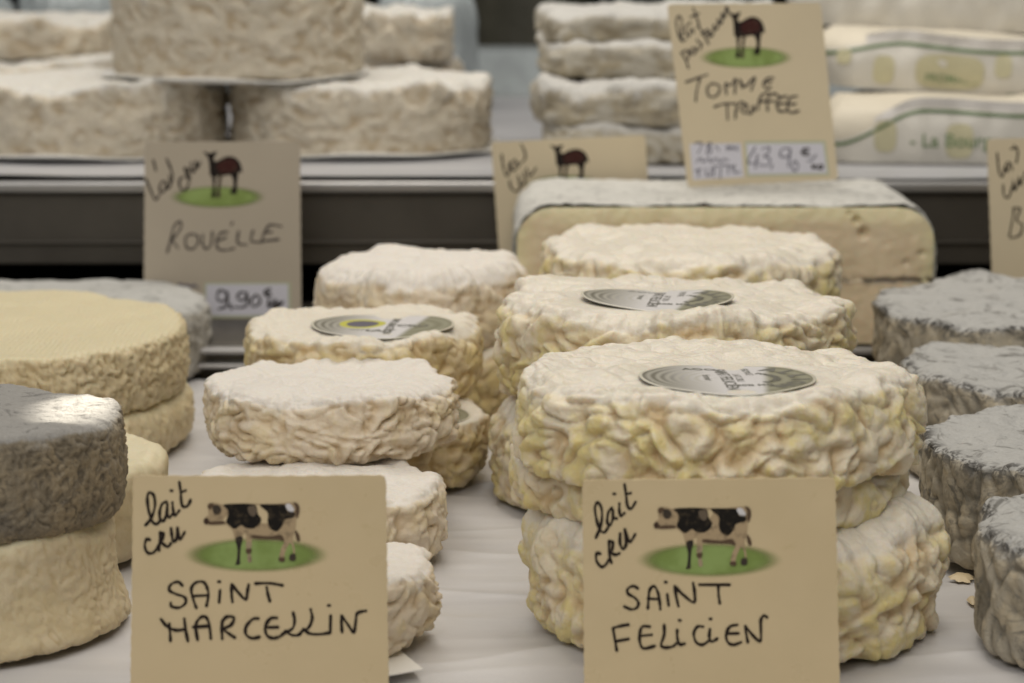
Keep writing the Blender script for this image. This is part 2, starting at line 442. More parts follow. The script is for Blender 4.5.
def round_label(parent, lx, ly, z, r, mat, kind, bend=0.0, rz=0.0, lift=0.0004):
    """paper disc stuck on a cheese, child of it"""
    V = []; Fc = []; UV = []
    nr_, nt_ = 14, 72
    def h(x, y):
        return z + lift + bend * (x * x - y * y * .4) / (r * r) + .00025 * math.sin(x / r * 5 + 1) * math.cos(y / r * 4)
    V.append((lx, ly, h(0, 0))); UV.append((0, 0))
    for i in range(1, nr_ + 1):
        for j in range(nt_):
            a = 2 * PI * j / nt_; x = r * i / nr_ * math.cos(a); y = r * i / nr_ * math.sin(a)
            V.append((lx + x, ly + y, h(x, y)))
            UV.append(((x * math.cos(rz) + y * math.sin(rz)) / r, (-x * math.sin(rz) + y * math.cos(rz)) / r))
    for j in range(nt_): Fc.append((0, 1 + j, 1 + (j + 1) % nt_))
    for i in range(nr_ - 1):
        for j in range(nt_):
            a = 1 + i * nt_ + j; b_ = 1 + i * nt_ + (j + 1) % nt_
            Fc.append((a, a + nt_, b_ + nt_, b_))
    # thickness: underside ring
    nV = len(V)
    o_ = 1 + (nr_ - 1) * nt_
    for j in range(nt_):
        x, y, zz = V[o_ + j]; V.append((x, y, zz - .00025)); UV.append((1, 0))
    for j in range(nt_):
        j2 = (j + 1) % nt_
        Fc.append((o_ + j, nV + j, nV + j2, o_ + j2))
    o = mesh_obj('round_label', V, Fc, mat, parent)
    uvl = o.data.uv_layers.new(name='UVMap')
    for lp in o.data.loops: uvl.data[lp.index].uv = UV[lp.vertex_index]
    # printed lettering
    TV = []; TF = []
    def put(s, size, cx, cy, ang, bold=0.0):
        vs, fs = text_mesh(s, size * r, bold * r)
        b0 = len(TV)
        for v in vs:
            x = cx * r + v.x * math.cos(ang) - v.y * math.sin(ang)
            y = cy * r + v.x * math.sin(ang) + v.y * math.cos(ang)
            X = x * math.cos(rz) - y * math.sin(rz); Y = x * math.sin(rz) + y * math.cos(rz)
            TV.append((lx + X, ly + Y, h(X, Y) + .00008))
        for f in fs: TF.append(tuple(b0 + i for i in f))
    if kind in 'ab':
        put('SAINT FELICIEN', .20, -.02, 0, -PI / 2, .002)
        put('LAIT CRU', .12, .12, 0.0, -PI / 2)
        put('AOC', .17, -.26, .62, 0.05, .004)
        put('fermier', .13, -.22, .05, -PI / 2)
        put('FROMAGE', .12, .28, .45, -PI / 2); put('60% MG', .12, .25, -.45, 0, .004)
        for k, ch in enumerate('ALLION'):
            a = math.radians(52 - k * 21)
            put(ch, .27, .15 + .68 * math.cos(a) * .98, .68 * math.sin(a), a - PI / 2, .016)
        for k, ch in enumerate('FROMAGERIE'):
            a = math.radians(60 - k * 13)
            put(ch, .12, .22 + .34 * math.cos(a), .34 * math.sin(a), a - PI / 2, .006)
    else:
        put('SAINT MARCELLIN', .16, .12, .0, -PI / 2, .003)
        put('AFFINE', .13, -.2, -.42, 0); put('LAIT', .2, .02, -.45, 0, .01); put('CRU', .22, .42, -.05, 0.1, .01)
    mesh_obj('printed_lettering', TV, TF, M['print'], o, smooth=False)
    return o

# ------------------------------------------------------------------ right-hand stacks of wrinkled cream cheeses
GF = 'yellowed wrinkled cream cheeses stacked behind the right front card'
def fel(pl, pr, d, z0, z1, label, seed, **kw):
    a = dict(crinkle=.22, amp_s=.0017, sc_s=.0062, amp_t=.0007, sc_t=.008, fillet=.22, lip=.0012, bulge=.02, low=.022, an=(.9, .9, 1.1), sag=.0008, taper=.02)
    a.update(kw)
    return wheel('wrinkled_cheese', pl, pr, d, z0, z1, M['fel'], label, 'cheese', GF, seed, **a)

fel(519, 938, .700, .0, .0365, 'thick slumped yellow cheese at the bottom of the stack right behind the Saint Felicien card', 3, roundtop=.38, amp_s=.0019, sc_s=.0072, px=2.0, lip=.002, low=.03, tilt=(0, 0))
fel(514, 906, .705, .0345, .049, 'squashed middle cheese of the stack behind the Saint Felicien card, bulging out at left', 5, px=2.2, amp_s=.0016, roundtop=.4)
r1, r1x, r1r = fel(518, 908, .700, .0475, .0735, 'large wrinkled cheese with a flat round label, topmost behind the Saint Felicien card', 8, taper=-.06, px=1.7, amp_t=.0008, sc_t=.007, tilt=(-1.0, .3),
                   flat=(.0035, -.022, .0262))
lb = at(727, 374, .675)
round_label(r1, lb.x - r1x, .675 - .700, .0260, .0243, M['lab_a'], 'a', bend=.0006, rz=.05, lift=.0003)
fel(486, 830, .862, .0, .036, 'yellow wrinkled cheese at the bottom of the middle stack, bulging out at left', 12, roundtop=.45, amp_s=.0016, px=2.3)
r2, r2x, r2r = fel(499, 843, .862, .035, .0695, 'wrinkled cream cheese with a curled round label in the middle stack of three', 15, px=2.0, flat=(-.008, -.018, .0275), lip=.0028, sag=.001, tilt=(-.8, .5))
lb2 = at(657, 302, .842)
round_label(r2, lb2.x - r2x, .845 - .862, .0345, .0262, M['lab_b'], 'b', bend=.0015, rz=-.15, lift=.0006)
fel(545, 841, .99, .0, .040, 'lower cheese of the rear cream stack, just showing at right under its top cheese', 18, px=2.6)
fel(538, 833, .99, .039, .0715, 'white topped wrinkled cheese without label at the back, in front of the cut block', 21, px=2.4, tilt=(0, 1.0))

# ------------------------------------------------------------------ left-hand small beige cheeses
GM = 'small beige cheeses stacked behind the left front card'
def mar(pl, pr, d, z0, z1, label, seed, mat='mar', **kw):
    a = dict(amp_s=.0011, sc_s=.0048, amp_t=.0006, sc_t=.008, fillet=.16, lip=.0010, bulge=.035, low=.03, an=(.8, .8, 1.2), px=2.0, sag=.0006, taper=.015, fbm=.006)
    a.update(kw)
    return wheel('small_cheese', pl, pr, d, z0, z1, M[mat], label, 'cheese', GM, seed, **a)
mar(160, 433, .678, .0, .0215, 'white topped small cheese half hidden low behind the Saint Marcellin card, above the paper corner', 31, px=2.2)
mar(188, 448, .775, .0, .0235, 'small beige cheese at the base of the left stack, directly under the unlabelled one', 33, sag=.0006)
mar(205, 452, .832, .0234, .0450, 'beige small cheese without label, crisp in focus, top of the front left stack', 36, px=1.6, lip=.0012, amp_s=.0013, sc_s=.0044, tilt=(-.3, -1.0), taper=.0, bulge=.03, fbm=.0045, crinkle=.35, sag=.001)
lc, lcx, lcr = mar(265, 489, .885, .0, .0235, 'small yellowish cheese on the paper with a label peeking from under the cheese on top', 39, 'mary', flat=(.014, -.012, .021), amp_s=.001)
round_label(lc, .014, -.010, .0235, .020, M['lab_a'], 'y', lift=.0003)
l2, l2x, l2r = mar(243, 484, .915, .0240, .0515, 'small cheese with a yellow emblem label, second in the left rows', 42, 'mary', flat=(.004, -.006, .027), px=1.9, lip=.0018, sag=.0004)
lb3 = at(383, 321, .902)
round_label(l2, lb3.x - l2x, .902 - .915, .0275, .0262, M['lab_y'], 'y', bend=.0008, rz=-.08, lift=.0003)
mar(300, 522, 1.01, .0, .0285, 'small cheese in the shadow under the rearmost small beige cheese', 45, 'mary', px=2.8)
mar(314, 528, 1.01, .028, .0600, 'rearmost small beige cheese with domed white top, right of the Rouelle card', 48, px=2.2, dome=.003, lip=.002, fillet=.3)

# ------------------------------------------------------------------ pale yellow wheels and grey wheels at the left
GY = 'pale yellow wheels at the left'
wheel('pale_cheese', -290, 189, .945, .0, .0200, M['yel'], 'lower of two big pale yellow wheels at left, seen only at its right edge', 'cheese', GY, 51, amp_s=.0007, sc_s=.0026, amp_t=.0002, bulge=.02, low=.008, lip=.0006, px=2.8)
wheel('pale_cheese', -290, 185, .945, .0193, .0452, M['yel'], 'biggest pale yellow wheel with a cloth textured top, at left edge behind the ashy cheese', 'cheese', GY, 54, amp_s=.0011, sc_s=.0024, mid_=.6, amp_t=.00012, sc_t=.0022, fillet=.10, bulge=.02, low=.008, lip=.0006, px=2.2)
wheel('pale_cheese', -160, 164, .785, .0, .030, M['yel2'], 'pale cream wheel squeezed between the ashy cheese and the big yellow wheels', 'cheese', GY, 57, amp_s=.0002, sc_s=.005, mid_=2.0, amp_t=.0003, bulge=.015, low=.02, lip=.0008, px=2.8, fillet=.2)
wheel('pale_cheese', -205, 108, .695, .0, .0305, M['yel2'], 'smooth pale cream wheel with a flared foot, under the dark ashy cheese', 'cheese', GY, 60, amp_s=.00032, sc_s=.0030, mid_=1.5, crinkle=1.0, amp_t=.0003, bulge=.0, low=.02, lip=.0012, flare=.006, px=2.2, fillet=.2, sag=.001, lipn=3)
wheel('ash_cheese', -185, 121, .695, .0312, .0610, M['ash'], 'dark ash coated cheese with an added glare spot on its top', 'ash cheese', None, 63, amp_s=.00055, sc_s=.0022, mid_=.8, amp_t=.0003, bulge=.03, low=.012, lip=.0006, px=1.9, fillet=.12, topfade=1.0, tilt=(-1.0, .8))
wheel('ash_cheese', -110, 209, 1.10, .0, .031, M['ashw'], 'pale grey mouldy cheese behind the yellow wheels, in front of the Rouelle card', 'ash cheese', None, 66, amp_s=.0007, sc_s=.005, amp_t=.0003, bulge=.02, low=.01, lip=.001, px=2.6, fillet=.15)

# ------------------------------------------------------------------ grey cheeses at the right
GA = 'ash grey cheeses at the right'
def ash(pl, pr, d, z0, z1, label, seed, **kw):
    a = dict(amp_s=.0008, sc_s=.0066, amp_t=.0005, sc_t=.007, sag=.0004, fillet=.09, lip=.0012, bulge=.02, low=.012, an=(1.1, 1.1, .75), px=2.2, concave=.02, lipn=9)
    a.update(kw)
    return wheel('ash_cheese', pl, pr, d, z0, z1, M['ashl'], label, 'ash cheese', GA, seed, **a)
ash(878, 1260, 1.0, .0, .0205, 'grey cheese hidden low beneath the rearmost grey cheese at right', 71, px=3)
ash(872, 1262, 1.0, .020, .0445, 'rearmost grey cheese at right, in front of the card cut by the right edge', 73, px=2.6, lip=.0018)
ash(901, 1245, .90, .0, .0385, 'second grey cheese from the back at right, with a dark ragged rim', 76, lip=.0018)
ash(921, 1250, .778, .0, .0345, 'grey cheese with folded sides at right, third from the back', 79, px=2.0, tilt=(.5, 1.2))
ash(976, 1320, .672, .0, .034, 'nearest grey cheese, cut off by the lower right edge', 82, px=2.0, roundtop=.16)

# ------------------------------------------------------------------ counter, ledge, shelf
def sheet(name, x0, x1, y0, y1, z, nx, ny, hf, mat, thick=.0006):
    V = []; Fc = []
    X, Y = np.meshgrid(np.linspace(x0, x1, nx), np.linspace(y0, y1, ny), indexing='xy')
    Zt = hf(X, Y)
    for j in range(ny):
        for i in range(nx): V.append((X[j, i], Y[j, i], z + Zt[j, i]))
    for j in range(ny - 1):
        for i in range(nx - 1):
            a = j * nx + i; Fc.append((a, a + 1, a + nx + 1, a + nx))
    o = mesh_obj(name, V, Fc, mat)
    return o

box_obj('counter', -1.6, 1.6, .25, 2.6, -.05, -.004, M['steel']); tag(bpy.data.objects['counter'], kind='structure')
def creases(X, Y):
    P = np.stack([X.ravel() * 5, Y.ravel() * 24, np.zeros(X.size)], 1)
    a = perlin(P, 3).reshape(X.shape); b_ = perlin(P * 2.7, 9).reshape(X.shape)
    Q = np.stack([X.ravel() * 6 + Y.ravel() * 3, Y.ravel() * 9 - X.ravel() * 2, np.full(X.size, 2.0)], 1)
    r1_ = 1 - np.abs(perlin(Q, 13)).reshape(X.shape) * 2; r2_ = 1 - np.abs(perlin(Q * 2.1, 17)).reshape(X.shape) * 2
    return .0001 - .0014 * np.abs(a) - .0006 * np.abs(b_) - .0012 * (1 - np.clip(r1_, 0, 1) ** 6) - .0006 * (1 - np.clip(r2_, 0, 1) ** 7)
p = sheet('counter_paper', -.50, .50, .40, 1.078, 0, 640, 520, creases, M['paper'])
tag(p, 'white waxed paper sheet spread over the counter under all the front cheeses', 'paper')

# small white paper corner sticking out under the left stack
mesh_obj('paper_square', *(lambda c: ([c[0], c[1], c[2], c[3]] + [(v[0], v[1], v[2] - .0004) for v in c], [(0, 1, 2, 3), (4, 7, 6, 5), (0, 4, 5, 1), (1, 5, 6, 2), (2, 6, 7, 3), (3, 7, 4, 0)]))(
    [(-.062, .622, .0006), (-.0238, .6440, .0012), (-.032, .666, .0006), (-.080, .648, .0002)]), M['board'], smooth=False)
tag(bpy.data.objects['paper_square'], 'small white paper square whose corner shows right of the Saint Marcellin card', 'paper')
# crumbs of pale wax on the paper at right
def blob(name, px_, py_, rx, ry, mat, seed, label):
    dd = .2 / math.tan(PITCH + math.atan((py_ - 341.5) / F)); c0 = at(px_, py_, dd)
    rnd = random.Random(seed); n = 22
    V = [(0, 0, .0006)]; ph = [rnd.uniform(.75, 1.2) for _ in range(n)]
    for k in range(n):
        a = 2 * PI * k / n; V.append((rx * .6 * ph[k] * math.cos(a), ry * .6 * ph[k] * math.sin(a), .0005))
    for k in range(n):
        a = 2 * PI * k / n; V.append((rx * ph[k] * math.cos(a), ry * ph[k] * math.sin(a), -.0006))
    Fc = [(0, 1 + k, 1 + (k + 1) % n) for k in range(n)] + [(1 + k, 1 + n + k, 1 + n + (k + 1) % n, 1 + (k + 1) % n) for k in range(n)]
    o = mesh_obj(name, V, Fc, mat, loc=(c0.x, c0.y, -.0004)); tag(o, label, 'crumb', 'pale crumbs on the paper at right')
blob('cheese_crumb', 962, 575, .0038, .0048, M['paste'], 1, 'larger pale yellow smear of cheese on the paper by the grey cheeses')
blob('cheese_crumb', 973, 598, .0018, .0035, M['paste'], 2, 'smaller pale yellow crumb on the paper close to the nearest grey cheese')

# steel ledge with two rails
ledge = bpy.data.objects.new('steel_ledge', None); COL.objects.link(ledge); ledge.location = (0, 1.085, 0)
tag(ledge, 'low stainless steel ledge with shiny rails behind the front cheeses', 'ledge')
def bxl(name, x0, x1, y0, y1, z0, z1, mat, par, bev=0.0):
    o = box_obj(name, x0, x1, y0 - par.location.y, y1 - par.location.y, z0, z1, mat, par, bev); return o
bxl('ledge_body', -.9, .9, 1.090, 1.209, -.003, .0130, M['steel'], ledge, .001)
bxl('rail', -.9, .9, 1.080, 1.087, .0095, .0125, M['steell'], ledge, .0012)
bxl('rail', -.9, .9, 1.080, 1.087, .0030, .0055, M['steell'], ledge, .0010)

shelf = bpy.data.objects.new('display_shelf', None); COL.objects.link(shelf); shelf.location = (0, 1.21, 0)
tag(shelf, 'raised stainless steel shelf carrying the rear cheeses, with a dark front panel', 'shelf')
bxl('shelf_top', -1.2, 1.2, 1.213, 1.80, .0665, .0715, M['steell'], shelf)
bxl('front_panel', -1.2, 1.2, 1.2125, 1.2165, .031, .0660, M['steel'], shelf, .0008)
bxl('edge_strip', -1.2, 1.2, 1.2075, 1.2128, .0665, .0722, M['steell'], shelf, .0014)
bxl('lower_lip', -1.2, 1.2, 1.2095, 1.2135, .0415, .0428, M['steel'], shelf, .0004)

def wavy(a, ph):
    def f(X, Y):
        P = np.stack([X.ravel() * 9 + ph, Y.ravel() * 14, np.zeros(X.size)], 1)
        n_ = perlin(P, 5).reshape(X.shape)
        edge = np.clip((1.26 - Y) / .045, 0, 1)
        return .0006 + edge * (a * (n_ + .3)) + .0006 * np.abs(n_)
    return f
p = sheet('shelf_paper', -1.0, 1.0, 1.216, 1.76, .0722, 500, 120, wavy(.0018, 0), M['paper']); tag(p, 'white paper lining the raised rear shelf', 'paper'); mm = M['paper'].copy(); mm.name = 'dimmed_shelf_paper'; p.data.materials[0] = mm
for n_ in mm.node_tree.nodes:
    if n_.type == 'MIX' and not n_.inputs[6].is_linked: n_.inputs[6].default_value = (.43, .43, .44, 1); n_.inputs[7].default_value = (.36, .36, .375, 1)  # copy of the white paper, colour darkened to imitate weaker light on the shelf
box_obj('rear_step', -1.2, 1.2, 1.80, 1.86, -.004, .104, M['plastic']); tag(bpy.data.objects['rear_step'], 'pale bluish raised step at the far back of the case', 'step')
# dark rear of the case
box_obj('wall', -2.2, 2.2, 2.6, 2.65, -.05, .9, M['black']); tag(bpy.data.objects['wall'], kind='structure')
box_obj('under_shelf_dark_sheet', -1.2, 1.2, 1.27, 1.275, -.003, .066, M['black']); tag(bpy.data.objects['under_shelf_dark_sheet'], 'added black sheet standing in for the dark void under the raised shelf', 'panel')  # black sheet put in for the shade in the gap under the shelf
# blurred dim objects far behind
def lump(name, pl, pr, y, z0, z1, mat, label, cat, seed):
    wheel(name, pl, pr, y, z0, z1, mat, label, cat, None, seed, amp_s=.0006, sc_s=.01, px=5, low=.05, fillet=.4)
M['dim1'] = plain('dim_olive_surface', (.09, .085, .06), .7, var=.4, vscale=12)
M['dim2'] = plain('dim_dark_surface', (.03, .035, .032), .7, var=.5, vscale=8)
lump('dark_crock', 470, 590, 2.3, -.002, .2, M['dim1'], 'dim olive crock in the dark background, between the rear cheeses', 'crock', 91)
lump('dark_crock', 590, 700, 2.35, -.002, .21, M['dim2'], 'dim greenish black crock in the dark background, behind the brick stack', 'crock', 92)

# ------------------------------------------------------------------ rear shelf cheeses
GB = 'white bloomy wheels on the rear shelf'
ZS = .0735
def brie(pl, pr, d, z0, z1, label, seed, mat='brie', **kw):
    a = dict(crinkle=.8, amp_s=.0013, sc_s=.0058, amp_t=.0010, sc_t=.012, fillet=.12, lip=.0032, bulge=.01, low=.012, an=(.7, .7, 1.3), px=3.0, lipn=6)
    a.update(kw)
    return wheel('bloomy_cheese', pl, pr, d, z0, z1, M[mat], label, 'cheese', GB, seed, **a)

def board(pl, pr, d, z, label, seed):
    """thin round paper board under a cheese, its rim waving slightly"""
    cx = xat((pl + pr) / 2, d, z); r = (pr - pl) / 2 / F * (d * CT + (CAMZ - z) * ST)
    n = 120; V = [(0, 0, 0)]; rnd = random.Random(seed); ph = rnd.uniform(0, 6)
    for rr in (.82, 1.0):
        for k in range(n):
            a = 2 * PI * k / n
            V.append((r * rr * math.cos(a), r * rr * math.sin(a), (0 if rr < .9 else .0012 * math.sin(3 * a + ph) + .0006 * math.sin(7 * a) + .0022)))
    Fc = [(0, 1 + k, 1 + (k + 1) % n) for k in range(n)] + [(1 + k, 1 + n + k, 1 + n + (k + 1) % n, 1 + (k + 1) % n) for k in range(n)]
    o = mesh_obj('cheese_board', V, Fc, M['board'], loc=(cx, d, z))
    m_ = o.modifiers.new('solid', 'SOLIDIFY'); m_.thickness = .0009
    tag(o, label, 'board', 'round paper boards under the rear wheels')

board(-62, 233, 1.36, ZS + .0012, 'round white paper board under the left rear wheel', 1)
board(223, 500, 1.365, ZS + .0012, 'round white paper board under the rear wheel nearest the middle', 2)
brie(-48, 226, 1.36, ZS + .0022, .1125, 'wide bloomy wheel at the upper left, left of the dark gap', 101)
brie(232, 490, 1.365, ZS + .0022, .1125, 'wide bloomy wheel just right of the dark gap, above the dark shelf front', 104)
board(103, 368, 1.36, .1142, 'thin white paper board bridging the two rear wheels under the top wheel', 3)
brie(113, 361, 1.36, .1152, .1640, 'bloomy wheel with pitted side on top of two others, cut by the upper edge', 107, amp_s=.0010, sc_s=.006)
brie(-90, 150, 1.60, ZS, .1125, 'white bloomy wheel behind the upper left stack, with a tan crack', 110, px=4)
brie(-120, 112, 1.60, .1125, .1360, 'flat white wheel farthest upper left, lying on another wheel', 111, px=4)
brie(330, 462, 1.56, ZS, .112, 'bloomy cheese behind the right rear wheel, lower one of two', 113, px=4)
brie(352, 452, 1.54, .112, .142, 'bloomy cheese behind the top wheel, touching the film wrapped one', 114, px=4)
lump('film_wrapped_cheese', 380, 476, 1.66, .0722, .150, M['plastic'], 'cheese wrapped in pale blue film behind the right rear wheel', 'cheese', 116)
lump('film_wrapped_cheese', 18, 128, 1.75, .0722, .150, M['plastic'], 'cheese wrapped in pale blue film at the top left', 'cheese', 117)
lump('film_wrapped_cheese', -90, 10, 1.74, .0722, .144, M['plastic'], 'cheese wrapped in pale blue film cut by the upper left corner', 'cheese', 118)

GK = 'white mouldy bricks stacked on the rear shelf'
for k, (pl, pr, d, z0, z1, lab) in enumerate([
        (545, 800, 1.345, .0730, .0935, 'bottom white mouldy brick of the stack behind the Tomme Truffee card'),
        (537, 790, 1.345, .0930, .1155, 'second brick from the bottom in the stack behind the Tomme Truffee card'),
        (541, 790, 1.365, .1150, .1345, 'third brick from the bottom in the mouldy stack, with brown underside'),
        (540, 780, 1.37, .1340, .1500, 'topmost white mouldy brick of the stack behind the Tomme Truffee card')]):
    wheel('brick_cheese', pl, pr, d, z0, z1, M['brick'], lab, 'cheese', GK, 120 + k * 3, amp_s=.0014, sc_s=.008, amp_t=.0010, sc_t=.012, fillet=.3, lip=.0020, bulge=.01, low=.03, sag=.001, tilt=(0, (1.2, -1.0, 1.5, -1.2)[k]),
          an=(.6, .6, 1.5), px=3.0, sq=5.0, roundtop=.35)

# ------------------------------------------------------------------ cut block with rind
def cut_block():
    """half block: rind shell (top, ends, back) and a smooth cut face towards the viewer"""
    root = bpy.data.objects.new('cut_cheese_block', None); COL.objects.link(root)
    d = 1.088; zb = .0135
    xl = xat(514, d, .05); xr = xat(936, d, .05); W = xr - xl; H = .0765 - zb - .002; D = .108
    root.location = ((xl + xr) / 2, d, zb)
    tag(root, 'big cut cream cheese block with grey rind and a dark line across its face', 'cheese block')
    # outline of the face, rounded upper corners
    def outline(w, h, rc, n=14, nside=20, ntop=80):
        pts = [(-w / 2, h * i / nside * 1.0 * (1 - rc / h)) for i in range(nside)]
        pts += [(-w / 2 + rc - rc * math.cos(a), h - rc + rc * math.sin(a)) for a in [PI / 2 * k / n for k in range(n)]]
        pts += [(-w / 2 + rc + (w - 2 * rc) * i / ntop, h) for i in range(ntop)]
        pts += [(w / 2 - rc + rc * math.sin(a), h - rc + rc * math.cos(a)) for a in [PI / 2 * k / n for k in range(n)]]
        pts += [(w / 2, (h - rc) * (1 - i / nside)) for i in range(nside + 1)]
        return pts
    out = outline(W, H, .0165)
    nyy = 60
    V = []; rgv = []
    A = np.array(out)
    for j in range(nyy):
        y = D * j / (nyy - 1)
        for (x, z) in out: V.append((x, y, z))
    V = np.array(V, dtype=np.float32)
    nrm = np.stack([V[:, 0] / (W / 2), np.zeros(len(V)), (V[:, 2] / H) ** 3], 1); nrm[:, 0] = np.sign(nrm[:, 0]) * np.abs(nrm[:, 0]) ** 8
    nrm /= np.linalg.norm(nrm, axis=1)[:, None] + 1e-6
    w = wrinkles(V, .006, 333); lo = perlin(V / .03, 335)
    V2 = V + nrm * ((w - .5) * .0011 + lo * .0012)[:, None]
    k = len(out)
    # front lip rolls in over the paste
    first = V2[:k].copy()
    inner = first.copy(); inner[:, 0] *= (1 - .0022 / (W / 2)); inner[:, 2] = np.maximum(0, inner[:, 2] - .0018 - .0008 * perlin(V[:k] / .008, 340)); inner[:, 1] = .0060
    allV = np.concatenate([inner, V2]); Fc = []
    for j in range(nyy):
        for i in range(k - 1):
            a = j * k + i; Fc.append((a, a + k, a + k + 1, a + 1))
    # back cap
    bi = len(allV); Fc.append(tuple(range(nyy * k, nyy * k + k)))
    shell = mesh_obj('rind', allV.tolist(), Fc, M['wedgerind'], root)
    for nm, v0 in (('ridge', w), ('top', (nrm[:, 2] > .5) * .9), ('rim', w * 0)):
        a = shell.data.attributes.new(nm, 'FLOAT', 'POINT')
        a.data.foreach_set('value', np.concatenate([v0[:k] if nm != 'top' else np.full(k, .7), v0]).astype(np.float32))
    # paste: gently bulging face grid
    nx, nz = 220, 90; PV = []; PF = []
    xs = np.linspace(-1, 1, nx); zs = np.linspace(0, 1, nz)
    grid = []
    for zi in zs:
        for xi in xs:
            # squash grid to rounded corner outline
            z = zi * (H - .0008); lim = W / 2 - .0012
            rc = .0160
            if z > H - .0008 - rc:
                q = (z - (H - .0008 - rc)) / rc; lim -= rc * (1 - math.sqrt(max(0, 1 - q * q)))
            grid.append((xi * lim, 0.0, z))
    G = np.array(grid, dtype=np.float32)
    n1 = perlin(G / .018, 350); n2 = perlin(G / .004, 351)
    ed = np.minimum(np.minimum((W / 2 - np.abs(G[:, 0])), (H - G[:, 2])) / .008, 1)
    G[:, 1] = .0022 - .0028 * np.sqrt(np.clip(ed, 0, 1)) - n1 * .0009 - n2 * .00030 - .0020
    # small eyes and a horizontal crack
    for (ex, ez, er, dp) in ((.057, .0545, .0016, .004), (.060, .0490, .0020, .005), (.054, .0575, .0010, .002), (-.03, .052, .0015, .002), (.079, .036, .0012, .0015), (.086, .040, .0016, .002), (.02, .05, .001, .001)):
        dd = np.hypot(G[:, 0] - ex, G[:, 2] - ez); G[:, 1] += dp * np.exp(-(dd / er) ** 2)
    line = .0286 + .0016 * perlin(np.stack([G[:, 0] / .02, G[:, 0] * 0, G[:, 0] * 0], 1), 360) + .0009 * perlin(np.stack([G[:, 0] / .005, G[:, 0] * 0, G[:, 0] * 0], 1), 361)
    G[:, 1] += .0006 * np.exp(-((G[:, 2] - line) / .0006) ** 2)
    for j in range(nz - 1):
        for i in range(nx - 1):
            a = j * nx + i; PF.append((a, a + 1, a + nx + 1, a + nx))
    pm, t, b = nt('cut_paste_with_line')
    at_ = attr(t, 'line'); cr = attr(t, 'crust')
    c = mixc(t, ramp(t, noise(t, 70, 5, .6, 1), .3, .7), (.64, .53, .365), (.58, .47, .31))
    c = mixc(t, cr, c, (.66, .59, .36))
    c = mixc(t, math_(t, 'MULTIPLY', at_, ramp(t, noise(t, 190, 4, .7, 4), .34, .50)), c, (.09, .07, .05))
    t.links.new(c, b.inputs['Base Color']); b.inputs['Roughness'].default_value = .42
    b.inputs['Subsurface Weight'].default_value = .25; b.inputs['Subsurface Scale'].default_value = .003
    bump(t, b, noise(t, 500, 4, .6, 2), .4, .0008)
    pa = mesh_obj('cut_face', G.tolist(), PF, pm, root)
    lv = np.exp(-((G[:, 2] - line) / .0015) ** 2) * sstep(.0, .02, G[:, 0])
    a = pa.data.attributes.new('line', 'FLOAT', 'POINT'); a.data.foreach_set('value', lv.astype(np.float32))
    edg = np.minimum(W / 2 - np.abs(G[:, 0]), H - G[:, 2])
    a = pa.data.attributes.new('crust', 'FLOAT', 'POINT'); a.data.foreach_set('value', (sstep(.013, .002, edg + .004 * perlin(G / .012, 366)) * .9).astype(np.float32))
cut_block()

